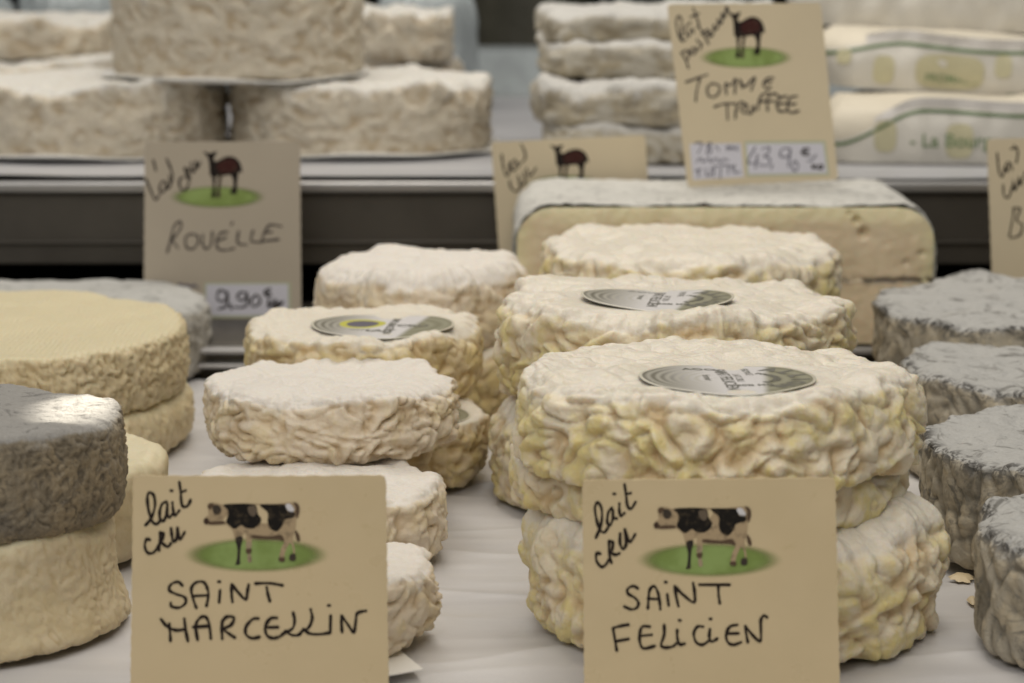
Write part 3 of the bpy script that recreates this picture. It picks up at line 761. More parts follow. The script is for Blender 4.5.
# ------------------------------------------------------------------ paper wrapped wedges on the rear shelf
def wrapped(label, px_l, d, z0, H, L, yaw, seed, text=None, patches=(), drop=.6, roll=0.0):
    root = bpy.data.objects.new('wrapped_cheese', None); COL.objects.link(root)
    root.location = (xat(px_l, d, z0), d, z0); root.rotation_euler = (0, math.radians(roll), math.radians(yaw))
    tag(root, label, 'wrapped cheese', 'printed paper wrapped cheeses on the rear shelf')
    # footprint path: from the back of the left end round to the front face and along it
    R_ = .030; path = []
    for k in range(25):
        a = PI / 2 + PI / 2 * k / 24 + 0
        path.append((R_ + R_ * math.cos(a) * 1.0, R_ + R_ * .9 * math.sin(a)))
    for k in range(1, 25):
        a = PI + PI / 2 * k / 24
        path.append((R_ + R_ * math.cos(a), R_ + R_ * math.sin(a)))
    for k in range(1, 80): path.append((R_ + (L - R_) * k / 79, 0))
    path = np.array(path); sg = np.linalg.norm(np.diff(path, axis=0), axis=1); cu = np.concatenate([[0], np.cumsum(sg)]); T = cu[-1]
    u0 = cu[36]
    def wall(u, v, off=0.0):
        u = min(max(u, 0), T)
        x = np.interp(u, cu, path[:, 0]); y = np.interp(u, cu, path[:, 1])
        e = .0008
        tx = np.interp(min(u + e, T), cu, path[:, 0]) - np.interp(max(u - e, 0), cu, path[:, 0]); ty = np.interp(min(u + e, T), cu, path[:, 1]) - np.interp(max(u - e, 0), cu, path[:, 1])
        l_ = math.hypot(tx, ty); nx_, ny_ = ty / l_, -tx / l_
        w_ = .0022 * perlin(np.array([[u * 30, v * 30, seed]]), seed)[0] + .0018 * perlin(np.array([[u * 90, v * 60, seed]]), seed)[0]
        bul = .003 * math.sin(PI * min(max(v / H, 0), 1))
        o_ = off + w_ + bul
        return (x + nx_ * o_, y + ny_ * o_, v)
    def hgt(u):     # top edge of the printed paper
        q = (u - u0) / .045
        q = min(max(q, 0), 1); q = q * q * (3 - 2 * q)
        return H * (1 - drop * (1 - q)) + .0012 * math.sin(u * 60 + seed)
    def strip(name, ua, ub, va, vb, off, mat, par, nu=110, nv=12):
        V = []; Fc = []
        for i in range(nu + 1):
            u = ua + (ub - ua) * i / nu
            a_ = va(u) if callable(va) else va; b_ = vb(u) if callable(vb) else vb
            for j in range(nv + 1): V.append(wall(u, a_ + (b_ - a_) * j / nv, off))
        for i in range(nu):
            for j in range(nv):
                a = i * (nv + 1) + j; Fc.append((a, a + nv + 1, a + nv + 2, a + 1))
        return mesh_obj(name, V, Fc, mat, par)
    # cheese body: cream wall and crumpled cream lid
    V = []; Fc = []
    nu = 120; rows = 10
    for i in range(nu + 1):
        u = T * i / nu
        for j in range(rows + 1): V.append(wall(u, H * j / rows * .995, -.0009 if j < rows - 1 else -.0018 * (j - rows + 2)))
    k0 = rows + 1
    for i in range(nu):
        for j in range(rows):
            a = i * k0 + j; Fc.append((a, a + k0, a + k0 + 1, a + 1))
    lid_in = len(V); nl = 22
    D = .075
    for i in range(nu + 1):
        u = T * i / nu; x, y, z = wall(u, H * .995, -.0036)
        for j in range(1, nl + 1):
            q = j / nl
            ty = R_ * 1.2 + (D - R_ * 1.2) * 1.0
            X = x + (max(x, R_) - x) * q * .8; Y = y + (ty - y) * q
            rise = .004 * math.sin(min(1, q * 3) * PI / 2) + .0016 * perlin(np.array([[X * 40, Y * 40, seed]]), seed)[0]
            V.append((X, Y, H + rise))
    for i in range(nu):
        Fc.append((i * k0 + rows, (i + 1) * k0 + rows, lid_in + (i + 1) * nl, lid_in + i * nl))
        for j in range(nl - 1):
            a = lid_in + i * nl + j; Fc.append((a, a + nl, a + nl + 1, a + 1))
    mesh_obj('cheese', V, Fc, M['cream'], root)
    wr = strip('wrapper', cu[14], T, 0, hgt, .0, M['wrap'], root)
    strip('wrapper_fold', u0 + .02, T, lambda u: hgt(u), lambda u: hgt(u) + .0045, .0004, M['wrapg'], root)
    strip('green_line', cu[14], T, lambda u: hgt(u) - .0034, lambda u: hgt(u) - .0016, .0006, M['green'], wr, nv=1)
    for (ua, ub, va, vb, mt) in patches:
        uc, vc = (ua + ub) / 2, (va + vb) / 2; V = []; n = 26
        V.append(wall(u0 + uc, vc, .0007))
        for k in range(n):
            a = 2 * PI * k / n
            ex = abs(math.cos(a)) ** .6 * math.copysign(1, math.cos(a)); ey = abs(math.sin(a)) ** .6 * math.copysign(1, math.sin(a))
            V.append(wall(u0 + uc + (ub - ua) / 2 * ex, vc + (vb - va) / 2 * ey, .0007))
        mesh_obj('printed_patch', V, [(0, 1 + k, 1 + (k + 1) % n) for k in range(n)], M[mt], wr)
    if text:
        for (s, size, uc, vc, mt) in text:
            vs, fs = text_mesh(s, size, size * .012)
            V = [wall(u0 + uc + v.x, vc + v.y, .0011) for v in vs]
            mesh_obj('printed_lettering', V, fs, M[mt], wr, smooth=False)
    return root
wrapped('lower printed paper wrapped cheese on the rear shelf, lettered in green', 822, 1.285, .0735, .0285, .19, -3.0, 1,
        text=[('- La Bourgogne', .0098, .068, .0120, 'greenl')],
        patches=[(.020, .031, .006, .0225, 'straw'), (.056, .070, .003, .021, 'straw')], drop=.55)
wrapped('upper wrapped cheese with a straw coloured printed panel, lying on the lettered one', 812, 1.335, .1105, .0265, .19, -6.0, 2, roll=3.2,
        text=[('FROMAGE', .006, .066, .0075, 'greenl')],
        patches=[(.006, .014, .012, .020, 'straw'), (.025, .036, .003, .018, 'straw'), (.047, .083, .002, .0205, 'straw'), (.088, .097, .010, .022, 'straw'), (.094, .120, -.003, .002, 'green')], drop=.25)
wrapped('topmost wrapped cheese on the rear shelf, cut by the upper edge of the picture', 800, 1.38, .1405, .0260, .22, 4.0, 3, roll=2.5,
        patches=[(.12, .16, .006, .016, 'green')], drop=.2)

# ------------------------------------------------------------------ price cards
def catmull(pts, closed=False, n=6):
    if len(pts) < 3 and not closed:
        return pts
    P = list(pts); out = []
    L = len(P)
    rng = range(L if closed else L - 1)
    for i in rng:
        p0 = P[(i - 1) % L] if (closed or i > 0) else P[0]
        p1 = P[i]; p2 = P[(i + 1) % L]
        p3 = P[(i + 2) % L] if (closed or i + 2 < L) else P[-1]
        for k in range(n):
            t_ = k / n
            out.append(tuple(.5 * ((2 * p1[c]) + (-p0[c] + p2[c]) * t_ + (2 * p0[c] - 5 * p1[c] + 4 * p2[c] - p3[c]) * t_ ** 2 + (-p0[c] + 3 * p1[c] - 3 * p2[c] + p3[c]) * t_ ** 3) for c in (0, 1)))
    if not closed: out.append(tuple(P[-1]))
    return out

class Card:
    """a flat card standing at distance d; pixel coordinates are carried onto its plane"""
    def __init__(s, quad, d, lean, yaw, mat, label, thick=.0007, name='price_card', bow=0.0):
        s.k = bow
        s.n = Vector((math.sin(yaw), -math.cos(yaw) * math.cos(lean), math.sin(lean))).normalized()
        cpt = at((quad[2][0] + quad[3][0]) / 2, (quad[2][1] + quad[3][1]) / 2, d)
        s.o = cpt
        s.X = Vector((math.cos(yaw), math.sin(yaw), 0)); s.Y = s.n.cross(s.X).normalized()
        if s.Y.z < 0: s.Y = -s.Y
        q = [s.loc(*p) for p in quad]        # TL TR BR BL
        # worn, very slightly bowed sheet
        n = 40; V = []; Fc = []
        TL, TR, BR, BL = [Vector(c) for c in q]
        for side in (0, 1):
            for j in range(n + 1):
                for i in range(n + 1):
                    u, v = i / n, j / n
                    p = (TL * (1 - u) + TR * u) * (1 - v) + (BL * (1 - u) + BR * u) * v
                    if (i in (0, n)) and (j in (0, n)): p = p + (((TL + TR + BR + BL) / 4) - p).normalized() * .0007
                    elif i in (0, n) or j in (0, n):
                        p = p + (((TL + TR + BR + BL) / 4) - p).normalized() * (.00012 * (1 + math.sin(i * 1.7 + j * 2.3)))
                    V.append((p.x, p.y, s.bz(p.x) - side * thick))
        K = (n + 1) ** 2
        for j in range(n):
            for i in range(n):
                a = j * (n + 1) + i
                Fc.append((a, a + n + 1, a + n + 2, a + 1)); Fc.append((K + a, K + a + 1, K + a + n + 2, K + a + n + 1))
        for i in range(n):
            a = i; b_ = n * (n + 1) + i; c_ = i * (n + 1); d_ = i * (n + 1) + n
            Fc += [(a, a + 1, K + a + 1, K + a), (b_ + 1, b_, K + b_, K + b_ + 1), (c_ + n + 1, c_, K + c_, K + c_ + n + 1), (d_, d_ + n + 1, K + d_ + n + 1, K + d_)]
        s.obj = mesh_obj(name, V, Fc, mat, smooth=False)
        Mx = Matrix((s.X, s.Y, s.n)).transposed().to_4x4(); Mx.translation = s.o
        s.obj.matrix_world = Mx
        tag(s.obj, label, 'price card', 'handwritten price cards')
    def bz(s, x): return -s.k * x * x
    def loc(s, px, py):
        r = ray(px, py); C0 = Vector((0, 0, CAMZ))
        k = (s.o - C0).dot(s.n) / r.dot(s.n); p = C0 + r * k - s.o
        return (p.dot(s.X), p.dot(s.Y))
    def strokes(s, org, sc, lines, w, mat, name='handwriting', h=.00012, parent=None):
        V = []; Fc = []
        for li, ln in enumerate(lines):
            pts = [s.loc(org[0] + x / sc, org[1] + y / sc) for x, y in ln]
            if len(pts) == 1:
                x, y = pts[0]; pts = [(x - w * .25, y), (x + w * .25, y)]
            c = catmull(pts, n=7); hh = h + li * .000012
            rr = w / 2; b0 = len(V); m_ = len(c)
            rnd = random.Random(li)
            for i, (x, y) in enumerate(c):
                a = c[max(i - 1, 0)]; b_ = c[min(i + 1, m_ - 1)]
                dx, dy = b_[0] - a[0], b_[1] - a[1]; l_ = math.hypot(dx, dy) or 1
                q = rr * (1 + .16 * math.sin(i * .37 + li * 2.1) + .10 * math.sin(i * .9 + li))
                V.append((x - dy / l_ * q, y + dx / l_ * q, hh + s.bz(x))); V.append((x + dy / l_ * q, y - dx / l_ * q, hh + s.bz(x)))
            for i in range(m_ - 1): Fc.append((b0 + 2 * i, b0 + 2 * i + 1, b0 + 2 * i + 3, b0 + 2 * i + 2))
            for (x, y) in (c[0], c[-1]):
                b1 = len(V); V.append((x, y, hh + .000004 + s.bz(x)))
                for k in range(10): V.append((x + rr * .98 * math.cos(k * PI / 5), y + rr * .98 * math.sin(k * PI / 5), hh + .000004 + s.bz(x)))
                for k in range(10): Fc.append((b1, b1 + 1 + k, b1 + 1 + (k + 1) % 10))
        return mesh_obj(name, V, Fc, mat, parent or s.obj, smooth=False)
    def ellipse(s, cx, cy, rx, ry, h=.00005):
        n = 48; c = s.loc(cx, cy); V = [(c[0], c[1], h + s.bz(c[0]))]; UV = [(0, 0)]; Fc = [(0, 1 + (k + 1) % n, 1 + k) for k in range(n)]
        for rg_ in range(1, 7):
            for k in range(n):
                a = 2 * PI * k / n; q = rg_ / 6; p = s.loc(cx + q * rx * 1.07 * math.cos(a), cy + q * ry * 1.1 * math.sin(a))
                V.append((p[0], p[1], h + s.bz(p[0]))); UV.append((q * math.cos(a), q * math.sin(a)))
                if rg_ < 6:
                    A = 1 + (rg_ - 1) * n + k; B_ = 1 + (rg_ - 1) * n + (k + 1) % n; Fc.append((A, B_, B_ + n, A + n))
        o = mesh_obj('meadow_patch', V, Fc, M['grass'], s.obj, smooth=False)
        l = o.data.uv_layers.new(name='UVMap')
        for lp in o.data.loops: l.data[lp.index].uv = UV[lp.vertex_index]
    def picture(s, name, tf, layers):
        V = []; Fc = []; Cc = []
        for li, (colr, poly) in enumerate(layers):
            c = catmull([s.loc(*tf(x, y)) for x, y in poly], closed=True, n=4)
            vv = [Vector((x, y, 0)) for x, y in c]; b0 = len(V); h = .0001 + li * .000015
            V += [(v.x, v.y, h + s.bz(v.x)) for v in vv]
            for tri in tessellate_polygon([vv]):
                Fc.append(tuple(b0 + i for i in tri)); Cc.append(colr)
        o = mesh_obj(name, V, Fc, M['vcol'], s.obj, smooth=False)
        a = o.data.color_attributes.new('Col', 'FLOAT_COLOR', 'CORNER')
        i = 0
        for p, c in zip(o.data.polygons, Cc):
            for lp in p.loop_indices: a.data[lp].color = c + (1,)
        return o
    def patch(s, name, poly, mat, h, parent=None):
        c = [s.loc(*p) for p in poly]
        return mesh_obj(name, [(x, y, h) for x, y in c], [tuple(range(len(c)))], mat, parent or s.obj, smooth=False)

TAN = (.40, .30, .18); BLK = (.012, .010, .008); BRN = (.10, .065, .04)
COW = [
    (TAN, [(105, 235), (118, 208), (140, 190), (138, 155), (135, 112), (170, 98), (205, 100), (250, 112), (340, 103), (450, 103), (600, 108), (700, 100), (780, 95), (818, 115), (825, 165), (808, 205), (805, 255), (800, 285), (775, 300), (765, 370), (715, 385), (690, 380), (600, 368), (480, 368), (470, 400), (460, 450), (440, 470), (425, 440), (425, 330), (400, 345), (345, 375), (325, 310), (290, 270), (240, 250), (150, 255), (115, 255)]),
    (TAN, [(715, 300), (720, 380), (690, 450), (680, 520), (715, 530), (720, 480), (760, 400), (785, 470), (775, 520), (795, 520), (795, 440), (780, 370), (800, 290)]),
    ((.34, .27, .17), [(425, 400), (470, 400), (460, 470), (470, 540), (440, 545), (435, 470)]),
    ((.03, .025, .02), [(345, 365), (400, 355), (385, 440), (380, 530), (380, 562), (345, 567), (355, 530), (360, 450)]),
    (BLK, [(255, 112), (340, 104), (430, 104), (500, 118), (515, 180), (540, 215), (530, 255), (480, 290), (420, 285), (390, 265), (340, 295), (300, 270), (275, 240), (290, 190), (285, 150)]),
    (BLK, [(530, 112), (650, 108), (722, 112), (740, 160), (790, 168), (790, 205), (720, 225), (700, 270), (660, 312), (610, 292), (590, 240), (590, 170)]),
    ((.13, .10, .07), [(440, 130), (490, 120), (508, 160), (485, 200), (450, 180)]),
    ((.62, .60, .60), [(725, 112), (760, 105), (792, 150), (770, 165), (740, 150)]),
    (BRN, [(478, 342), (600, 352), (690, 340), (714, 388), (670, 377), (600, 374), (480, 367)]),
    (BRN, [(785, 92), (822, 108), (832, 160), (812, 215), (800, 170), (802, 130)]),
    (BRN, [(800, 305), (826, 335), (836, 380), (815, 388), (802, 350)]),
    ((.05, .04, .03), [(175, 120), (215, 115), (238, 150), (215, 185), (180, 175)]),
    ((.05, .03, .02), [(103, 230), (125, 210), (147, 235), (142, 257), (112, 257)]),
    (BRN, [(140, 242), (250, 236), (262, 256), (150, 262)]),
    (BRN, [(133, 117), (160, 98), (182, 113), (150, 147)]),
    (BRN, [(675, 513), (718, 513), (715, 542), (678, 540)]),
    ((.05, .04, .03), [(760, 490), (799, 485), (799, 532), (758, 532)]),
    (BRN, [(426, 450), (467, 445), (460, 478), (430, 478)]),
]
DK = (.012, .008, .007)
SHEEP = [
    (DK, [(498, 52), (535, 62), (552, 66), (575, 58), (605, 50), (592, 85), (580, 110), (600, 130), (650, 103), (700, 88), (750, 100), (785, 135), (803, 190), (803, 217), (782, 212), (770, 262), (765, 330), (762, 384), (708, 378), (732, 330), (735, 285), (712, 237), (645, 245), (560, 245), (548, 200), (545, 150), (535, 100)]),
    (DK, [(568, 235), (598, 240), (592, 330), (596, 408), (562, 406), (574, 330)]),
    ((.06, .045, .03), [(622, 240), (645, 238), (634, 330), (632, 410), (604, 408), (612, 330)]),
    ((.045, .012, .010), [(612, 150), (700, 108), (752, 130), (764, 190), (700, 218), (622, 210)]),
]

# --- Saint Marcellin card
c1 = Card([(132, 476), (386, 475.5), (389, 700), (129, 700)], .618, math.radians(6), 0, M['card'],
          'cream card handwritten SAINT MARCELLIN with a printed cow', thick=.0012, bow=1.1)
S = 1 / 7.5875; W = .00074
c1.ellipse(256.5, 555, 71, 17)
c1.picture('cow_picture', lambda x, y: (190 + x / 7.592, 490 + y / 7.592), COW)
c1.strokes((135, 475), 7.5875, [
    [(75, 385), (120, 330), (148, 240), (140, 160), (105, 135), (90, 180), (100, 270), (125, 350), (160, 375), (195, 340)],
    [(238, 205), (205, 220), (185, 280), (190, 345), (215, 350), (240, 290), (245, 215), (240, 290), (258, 325), (280, 300)],
    [(282, 210), (288, 270), (302, 308), (335, 270)], [(275, 120)],
    [(335, 55), (345, 130), (352, 215), (372, 245), (405, 225), (420, 190)], [(350, 132), (382, 118)],
    [(110, 495), (85, 490), (70, 540), (90, 590), (130, 595), (165, 560), (188, 520)],
    [(190, 435), (185, 510), (180, 575)], [(190, 440), (213, 445), (205, 490), (188, 502), (225, 535), (250, 545), (270, 520)],
    [(272, 405), (278, 460), (290, 508), (315, 480), (322, 395), (330, 460), (345, 485), (375, 435)]], W, M['ink'])
c1.strokes((155, 570), 7.877, [
    [(215, 125), (180, 95), (125, 115), (110, 160), (160, 190), (230, 215), (240, 260), (190, 298), (130, 290), (122, 262)],
    [(325, 300), (300, 230), (285, 150), (320, 100), (380, 95), (410, 140), (420, 200), (405, 285)], [(310, 205), (415, 200)],
    [(512, 160), (505, 255)], [(505, 92)],
    [(610, 250), (603, 180), (605, 112)], [(605, 112), (660, 180), (715, 232), (728, 170), (738, 115)],
    [(790, 105), (900, 103), (1005, 120)], [(880, 135), (890, 190), (905, 245)],
    [(45, 390), (85, 440), (120, 462), (170, 476), (235, 468)], [(110, 425), (116, 490), (120, 560)], [(230, 385), (240, 470), (258, 560)],
    [(335, 550), (320, 440), (350, 380), (395, 368), (425, 420), (440, 540)], [(300, 450), (425, 440)],
    [(530, 540), (526, 470), (530, 400)], [(530, 400), (570, 365), (622, 375), (600, 430), (545, 465), (600, 512), (630, 530)],
    [(815, 380), (770, 385), (720, 440), (715, 500), (760, 535), (825, 525)],
    [(960, 375), (910, 380), (870, 440), (880, 510), (930, 535), (985, 520), (1020, 492)], [(890, 450), (970, 448)]], .00076, M['ink'])
c1.strokes((255, 570), 7.877, [
    [(300, 335), (312, 400), (295, 460), (240, 490), (215, 502)], [(240, 480), (290, 512), (345, 510), (372, 480)],
    [(438, 310), (450, 380), (425, 450), (380, 475), (358, 497)], [(380, 465), (430, 500), (500, 507), (592, 495)],
    [(595, 360), (592, 490)], [(582, 280)],
    [(685, 490), (680, 420), (680, 362)], [(680, 362), (730, 430), (775, 492), (792, 410), (800, 350), (830, 332), (872, 325)]], .00076, M['ink'])

# --- Saint Felicien card
c2 = Card([(582, 480), (836, 477.5), (841, 700), (584, 700)], .618, math.radians(6), 0, M['card'],
          'cream card handwritten SAINT FELICIEN with a printed cow', thick=.0012, bow=.75)
c2.ellipse(709.5, 560, 71, 17)
c2.picture('cow_picture', lambda x, y: (640 + 13.9 + (x - 105) / 7.592 * 1.015, 525.1 + (y - 235) / 7.592 * 1.0), COW)
c2.strokes((585, 475), 6.825, [
    [(75, 430), (110, 340), (115, 240), (90, 190), (68, 225), (80, 310), (100, 370), (130, 395), (158, 360)],
    [(185, 225), (160, 255), (152, 320), (170, 345), (190, 300), (190, 235), (195, 290), (217, 298)],
    [(235, 195), (235, 250), (247, 280), (270, 260)], [(200, 130)],
    [(270, 65), (280, 130), (290, 210), (315, 230), (345, 185)], [(278, 132), (312, 124)],
    [(105, 540), (80, 535), (78, 585), (110, 627), (140, 615), (163, 578)],
    [(165, 450), (165, 530), (180, 600)], [(165, 450), (190, 460), (185, 510), (168, 522), (205, 545), (235, 535)],
    [(240, 400), (240, 470), (260, 505), (280, 470), (272, 365), (290, 430), (310, 455), (342, 405)]], W, M['ink'])
c2.strokes((605, 570), 8.04, [
    [(265, 150), (230, 130), (185, 150), (185, 190), (240, 225), (268, 260), (260, 300), (215, 318), (155, 295)],
    [(345, 310), (350, 230), (360, 160), (395, 130), (425, 180), (440, 260), (445, 315)], [(345, 230), (435, 235)],
    [(500, 195), (512, 285)], [(488, 97)],
    [(590, 290), (572, 210), (560, 130)], [(560, 130), (630, 200), (715, 260), (720, 180), (708, 105)],
    [(95, 650), (80, 560), (65, 470)], [(65, 468), (130, 450), (190, 440)], [(85, 575), (190, 555)],
    [(360, 455), (300, 455), (280, 510), (280, 580), (310, 630), (400, 610)], [(285, 530), (375, 520)],
    [(475, 440), (475, 520), (450, 600), (480, 622), (540, 615), (575, 588)], [(580, 480), (580, 540), (600, 595), (640, 590)], [(600, 403)]], .00074, M['ink'])
c2.strokes((680, 570), 8.04, [
    [(155, 118), (400, 118)], [(308, 130), (310, 200), (320, 268)],
    [(185, 455), (140, 455), (110, 510), (130, 580), (180, 600), (232, 568)], [(240, 475), (235, 540), (255, 575), (300, 550)], [(245, 392)],
    [(460, 440), (400, 455), (370, 520), (385, 580), (430, 600), (490, 580)], [(380, 510), (470, 508)],
    [(545, 580), (530, 500), (525, 450)], [(525, 450), (590, 530), (645, 570), (650, 480), (650, 400), (675, 365), (700, 380)]], .00074, M['ink'])

# --- Tomme Truffee card standing on the block
c3 = Card([(667, 4), (821, 2.5), (838.5, 180), (687.5, 187.5)], 1.150, math.radians(4), 0, M['card2'],
          'tilted cream card handwritten TOMME TRUFFEE standing on the cut cheese block', thick=.0016)
c3.ellipse(746, 57.5, 46, 10.8)
c3.picture('sheep_picture', lambda x, y: (668 + 60.0 + (x - 500) / 7.877 * .95, 12.5 + (y - 55) / 7.877), SHEEP)
WB = .00085
c3.strokes((668, 0), 7.314, [
    [(98, 300), (100, 220), (100, 150), (80, 118), (60, 155), (72, 235), (100, 300), (132, 285)], [(165, 165), (135, 190), (130, 240), (155, 265), (170, 210), (187, 240)],
    [(185, 60), (205, 120), (225, 180), (210, 205)], [(165, 125), (225, 98)],
    [(95, 385), (130, 440), (150, 500)], [(100, 385), (140, 368), (152, 415), (130, 448)], [(180, 350), (163, 385), (195, 395), (203, 345), (212, 372)],
    [(212, 290), (222, 310), (245, 322), (235, 360)], [(225, 190), (260, 250), (297, 320)], [(245, 250), (290, 215)],
    [(285, 250), (310, 225), (300, 268), (330, 250), (335, 180), (345, 215), (365, 200), (365, 140), (380, 175), (395, 160), (395, 95), (415, 130), (428, 50), (445, 95)]], .0009, M['inks'])
c3.strokes((680, 60), 7.877, [
    [(45, 175), (130, 145), (215, 115)], [(155, 150), (130, 250), (125, 325)],
    [(250, 185), (215, 220), (225, 280), (270, 290), (310, 250), (305, 200), (250, 185)],
    [(365, 270), (360, 185), (400, 200), (440, 150), (430, 265)], [(490, 220), (470, 150), (510, 210), (590, 135), (560, 240)],
    [(735, 140), (690, 145), (655, 190), (680, 225), (715, 215)], [(680, 180), (720, 168)],
    [(270, 370), (350, 345), (440, 345)], [(370, 350), (375, 470)],
    [(435, 460), (445, 380), (480, 330), (510, 350), (480, 390), (510, 420)], [(530, 350), (530, 410), (560, 420), (580, 360), (590, 400)],
    [(615, 390), (620, 330), (650, 270), (700, 260)], [(620, 335), (680, 320)], [(690, 400), (690, 300), (740, 265), (775, 285)], [(695, 330), (740, 320)],
    [(840, 285), (785, 300), (760, 350), (785, 405), (840, 398)], [(770, 350), (825, 340)],
    [(920, 285), (865, 300), (845, 370), (870, 415), (935, 400)], [(855, 352), (910, 345)]], .00098, M['inks'])
p0 = c3.patch('description_sticker', [(689.5, 144), (741, 143), (744, 177), (693, 180)], M['sticker'], .00008)
P6 = lambda x, y: (680 + x / 6.4, 130 + y / 6.4)
pe = c3.patch('price_sticker', [P6(412, 72), P6(930, 68), P6(958, 290), P6(425, 298)], M['stickedge'], .00008)
pp = c3.patch('sticker_face', [P6(425, 88), P6(916, 84), P6(942, 276), P6(438, 284)], M['sticker'], .00016, pe)
c3.strokes((680, 130), 6.4, [
    [(95, 85), (140, 82), (115, 150)], [(200, 80), (170, 95), (200, 125), (180, 155), (172, 130), (200, 90)], [(225, 100), (250, 130)], [(300, 130), (305, 100), (320, 125), (335, 100), (340, 130)], [(370, 105), (355, 115), (370, 130)],
    [(105, 205), (130, 180), (150, 205), (180, 180), (200, 205), (230, 180), (255, 205), (280, 185), (310, 195)],
    [(95, 262), (135, 252)], [(115, 250), (120, 300)], [(165, 250), (170, 290), (195, 285), (200, 240)], [(215, 300), (220, 235), (250, 230)], [(255, 310), (265, 230), (300, 225)], [(310, 280), (310, 230), (340, 240)], [(350, 220), (345, 270), (385, 265)]], .00055, M['inkb'], parent=p0, h=.0002)
c3.strokes((680, 130), 6.4, [
    [(482, 108), (432, 210), (505, 200)], [(495, 155), (482, 245)], [(525, 120), (572, 112), (560, 155), (535, 165), (577, 188), (560, 225), (508, 225)],
    [(592, 220), (582, 250)], [(705, 118), (655, 120), (640, 165), (690, 170), (708, 120), (692, 235)], [(735, 195), (715, 230), (735, 265), (757, 230), (735, 195)],
    [(870, 158), (845, 190), (815, 200)]], .00062, M['inkb'], parent=pe, h=.00026)
c3.strokes((680, 130), 6.4, [[(825, 120), (790, 122), (785, 155), (828, 160)], [(775, 140), (818, 140)], [(845, 222), (848, 248)], [(870, 225), (852, 236), (872, 248)], [(912, 225), (888, 228), (888, 247), (912, 245), (910, 236)]], .0008, M['ink'], parent=pe, h=.00028)

# --- Rouelle card
c4 = Card([(144.5, 142), (300, 141), (301.5, 320), (143.5, 320)], 1.158, math.radians(3), 0, M['card3'],
          'card greyed to look shaded, handwritten ROUELLE with a dark sheep and the price 9,90', thick=.0016)
c4.ellipse(217.5, 197, 47, 11)
c4.picture('sheep_picture', lambda x, y: (140 + x / 7.877, 145 + y / 7.877), SHEEP)
c4.strokes((140, 145), 7.877, [
    [(48, 270), (85, 360), (120, 432), (150, 395)], [(205, 290), (172, 290), (155, 340), (170, 378), (198, 350), (212, 300), (215, 345), (238, 325)], [(232, 240), (242, 305)],
    [(210, 110), (240, 180), (257, 250), (240, 310)], [(105, 120), (125, 200)],
    [(345, 252), (312, 272), (316, 332), (350, 358), (380, 318)], [(350, 180), (370, 240), (390, 300)], [(352, 185), (385, 190), (380, 232), (398, 262)], [(402, 140), (408, 205), (430, 205), (440, 125), (452, 180), (475, 135)]], .00095, M['ink'])
c4.strokes((155, 210), 7.314, [
    [(90, 310), (115, 220), (140, 120), (180, 85), (192, 120), (150, 190), (125, 215), (168, 278)],
    [(265, 175), (225, 200), (230, 270), (275, 285), (315, 240), (310, 190), (265, 175)], [(350, 180), (350, 250), (375, 285), (410, 250), (420, 160)],
    [(530, 160), (480, 170), (450, 220), (460, 280), (510, 295), (580, 280)], [(460, 225), (520, 200)], [(568, 90), (558, 108)],
    [(612, 155), (605, 240), (670, 255)], [(718, 150), (705, 225), (785, 235)], [(925, 120), (840, 110), (800, 170), (790, 222), (905, 215)], [(800, 165), (855, 160)]], .00095, M['inks'])
P7 = lambda x, y: (140 + x / 6.206, 275 + y / 6.206)
pe = c4.patch('price_sticker', [P7(400, 46), P7(935, 44), P7(938, 262), P7(398, 266)], M['stickedge'], .00008)
c4.patch('sticker_face', [P7(412, 58), P7(918, 56), P7(922, 248), P7(410, 252)], M['sticker'], .00016, pe)
c4.strokes((140, 275), 6.206, [
    [(530, 105), (492, 95), (480, 150), (530, 160), (542, 100), (542, 185), (490, 210)], [(560, 182), (568, 212)], [(660, 110), (625, 108), (605, 135), (625, 158), (655, 145), (664, 108), (668, 175), (635, 200), (590, 198)],
    [(715, 125), (690, 160), (705, 195), (745, 170), (735, 130), (715, 125)], [(810, 85), (775, 100), (785, 128), (815, 125)], [(770, 110), (805, 108)],
    [(800, 150), (800, 200), (840, 150), (830, 210), (868, 160), (850, 200), (890, 165)]], .0010, M['ink'], parent=pe, h=.00028)
c4.strokes((140, 275), 6.206, [[(85, 50), (105, 40), (120, 58), (140, 42), (160, 60), (185, 48)], [(235, 65), (255, 52), (270, 72), (295, 58), (310, 76), (335, 62), (360, 78)]], .0009, M['inkb'])

# --- card behind the block
c5 = Card([(491, 142), (645.5, 135), (657, 330), (504, 330)], 1.203, math.radians(3), 0, M['card2'],
          'cream card with a dark sheep, half hidden behind the cut cheese block', thick=.0014)
c5.ellipse(566, 186, 40, 11)
c5.picture('sheep_picture', lambda x, y: (346.4 + 140 + x / 7.877, 145.3 + (y - 55) / 7.877 * .84), SHEEP)
c5.strokes((490, 135), 8.533, [
    [(100, 165), (110, 250), (135, 345), (160, 325), (165, 235)], [(215, 210), (180, 240), (185, 290), (212, 300), (225, 230), (245, 272)], [(265, 80), (295, 140), (300, 200), (262, 240)],
    [(165, 390), (180, 450), (220, 480), (258, 450), (240, 350)], [(240, 350), (265, 420), (300, 400), (288, 320)], [(310, 285), (330, 340), (352, 340), (392, 280)]], .0009, M['ink'])
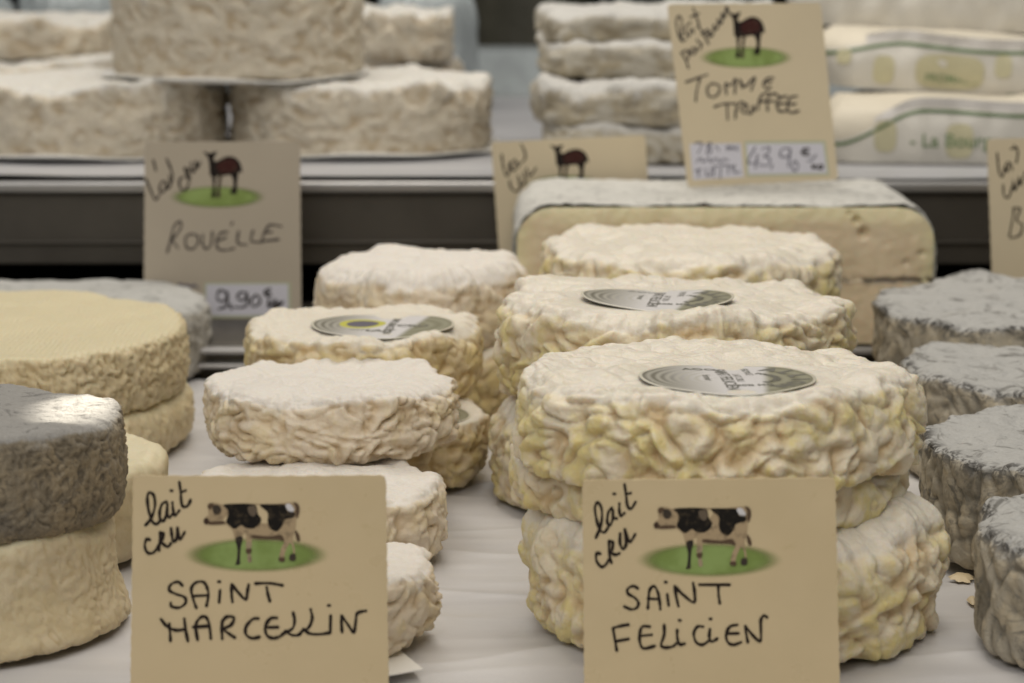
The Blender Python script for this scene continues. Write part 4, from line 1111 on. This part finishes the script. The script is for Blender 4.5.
# --- card cut by the right edge
c6 = Card([(987, 139), (1150, 134), (1156, 335), (994, 335)], 1.115, math.radians(3), 0, M['card2'],
          'cream card cut off by the right edge, behind the grey cheeses', thick=.0014)
c6.strokes((980, 130), 4.553, [
    [(78, 105), (85, 180), (100, 215), (112, 170)], [(128, 145), (116, 160), (122, 190), (138, 150), (148, 182)], [(155, 70), (172, 100), (165, 150)], [(140, 85), (170, 80)],
    [(105, 250), (110, 300), (132, 303), (150, 245)], [(150, 230), (158, 275), (176, 225)], [(176, 215), (184, 250), (204, 190)],
    [(155, 358), (145, 420), (133, 482)], [(150, 355), (182, 358), (166, 410), (192, 432), (180, 478), (138, 492)]], .0008, M['ink'])
c6.strokes((980, 130), 4.553, [[(260, 380), (250, 470)], [(300, 385), (290, 465), (330, 460)]], .0008, M['ink'])

# ------------------------------------------------------------------ lamps, world, camera
def area(name, loc, target, sx, sy, power, colr):
    l = bpy.data.lights.new(name, 'AREA'); l.shape = 'RECTANGLE'; l.size = sx; l.size_y = sy; l.energy = power; l.color = colr
    o = bpy.data.objects.new(name, l); COL.objects.link(o); o.location = loc
    o.rotation_euler = (Vector(target) - Vector(loc)).to_track_quat('-Z', 'Y').to_euler()
    return o
area('case_strip_lamp', (0.05, .86, .72), (0, .84, 0), 1.5, .20, 3.3, (1, .93, .82))
area('rear_strip_lamp', (0, 1.42, .75), (0, 1.45, .1), 1.6, .2, 3.5, (1, .94, .86))
area('front_fill_light', (-.5, -.6, 1.3), (0, .8, .05), 1.6, 1.0, 14.0, (1, .97, .94))  # added frontal fill to soften top-to-side contrast, no fixture seen
# added spot lamp, standing in for display glass glare on the ashy cheese
sl = bpy.data.lights.new('glare_standin_spot', 'SPOT'); sl.energy = 45; sl.spot_size = math.radians(2.9); sl.spot_blend = 1.0; sl.shadow_soft_size = .004; sl.color = (1, .92, .78)
so = bpy.data.objects.new('glare_standin_spot', sl); COL.objects.link(so)
tgt = Vector((xat(80, .704, .0612), .704, .0612)); so.location = tgt + Vector((.03, .48, .38)); so.rotation_euler = (tgt - so.location).to_track_quat('-Z', 'Y').to_euler()

w = bpy.data.worlds.new('World'); SC.world = w; w.use_nodes = True
w.node_tree.nodes['Background'].inputs[0].default_value = (.95, .95, .94, 1); w.node_tree.nodes['Background'].inputs[1].default_value = .13

cam = bpy.data.cameras.new('Camera'); co = bpy.data.objects.new('Camera', cam); COL.objects.link(co)
co.location = (0, 0, CAMZ); co.rotation_euler = (PI / 2 - PITCH, 0, 0)
cam.sensor_width = 36; cam.lens = F * 36 / 1024; cam.clip_start = .02; cam.clip_end = 50
cam.dof.use_dof = True; cam.dof.focus_distance = .76; cam.dof.aperture_fstop = 17.0
SC.camera = co
SC.render.engine = 'CYCLES'
SC.view_settings.view_transform = 'Standard'; SC.view_settings.look = 'None'; SC.view_settings.gamma = 1; SC.view_settings.exposure = 0.2
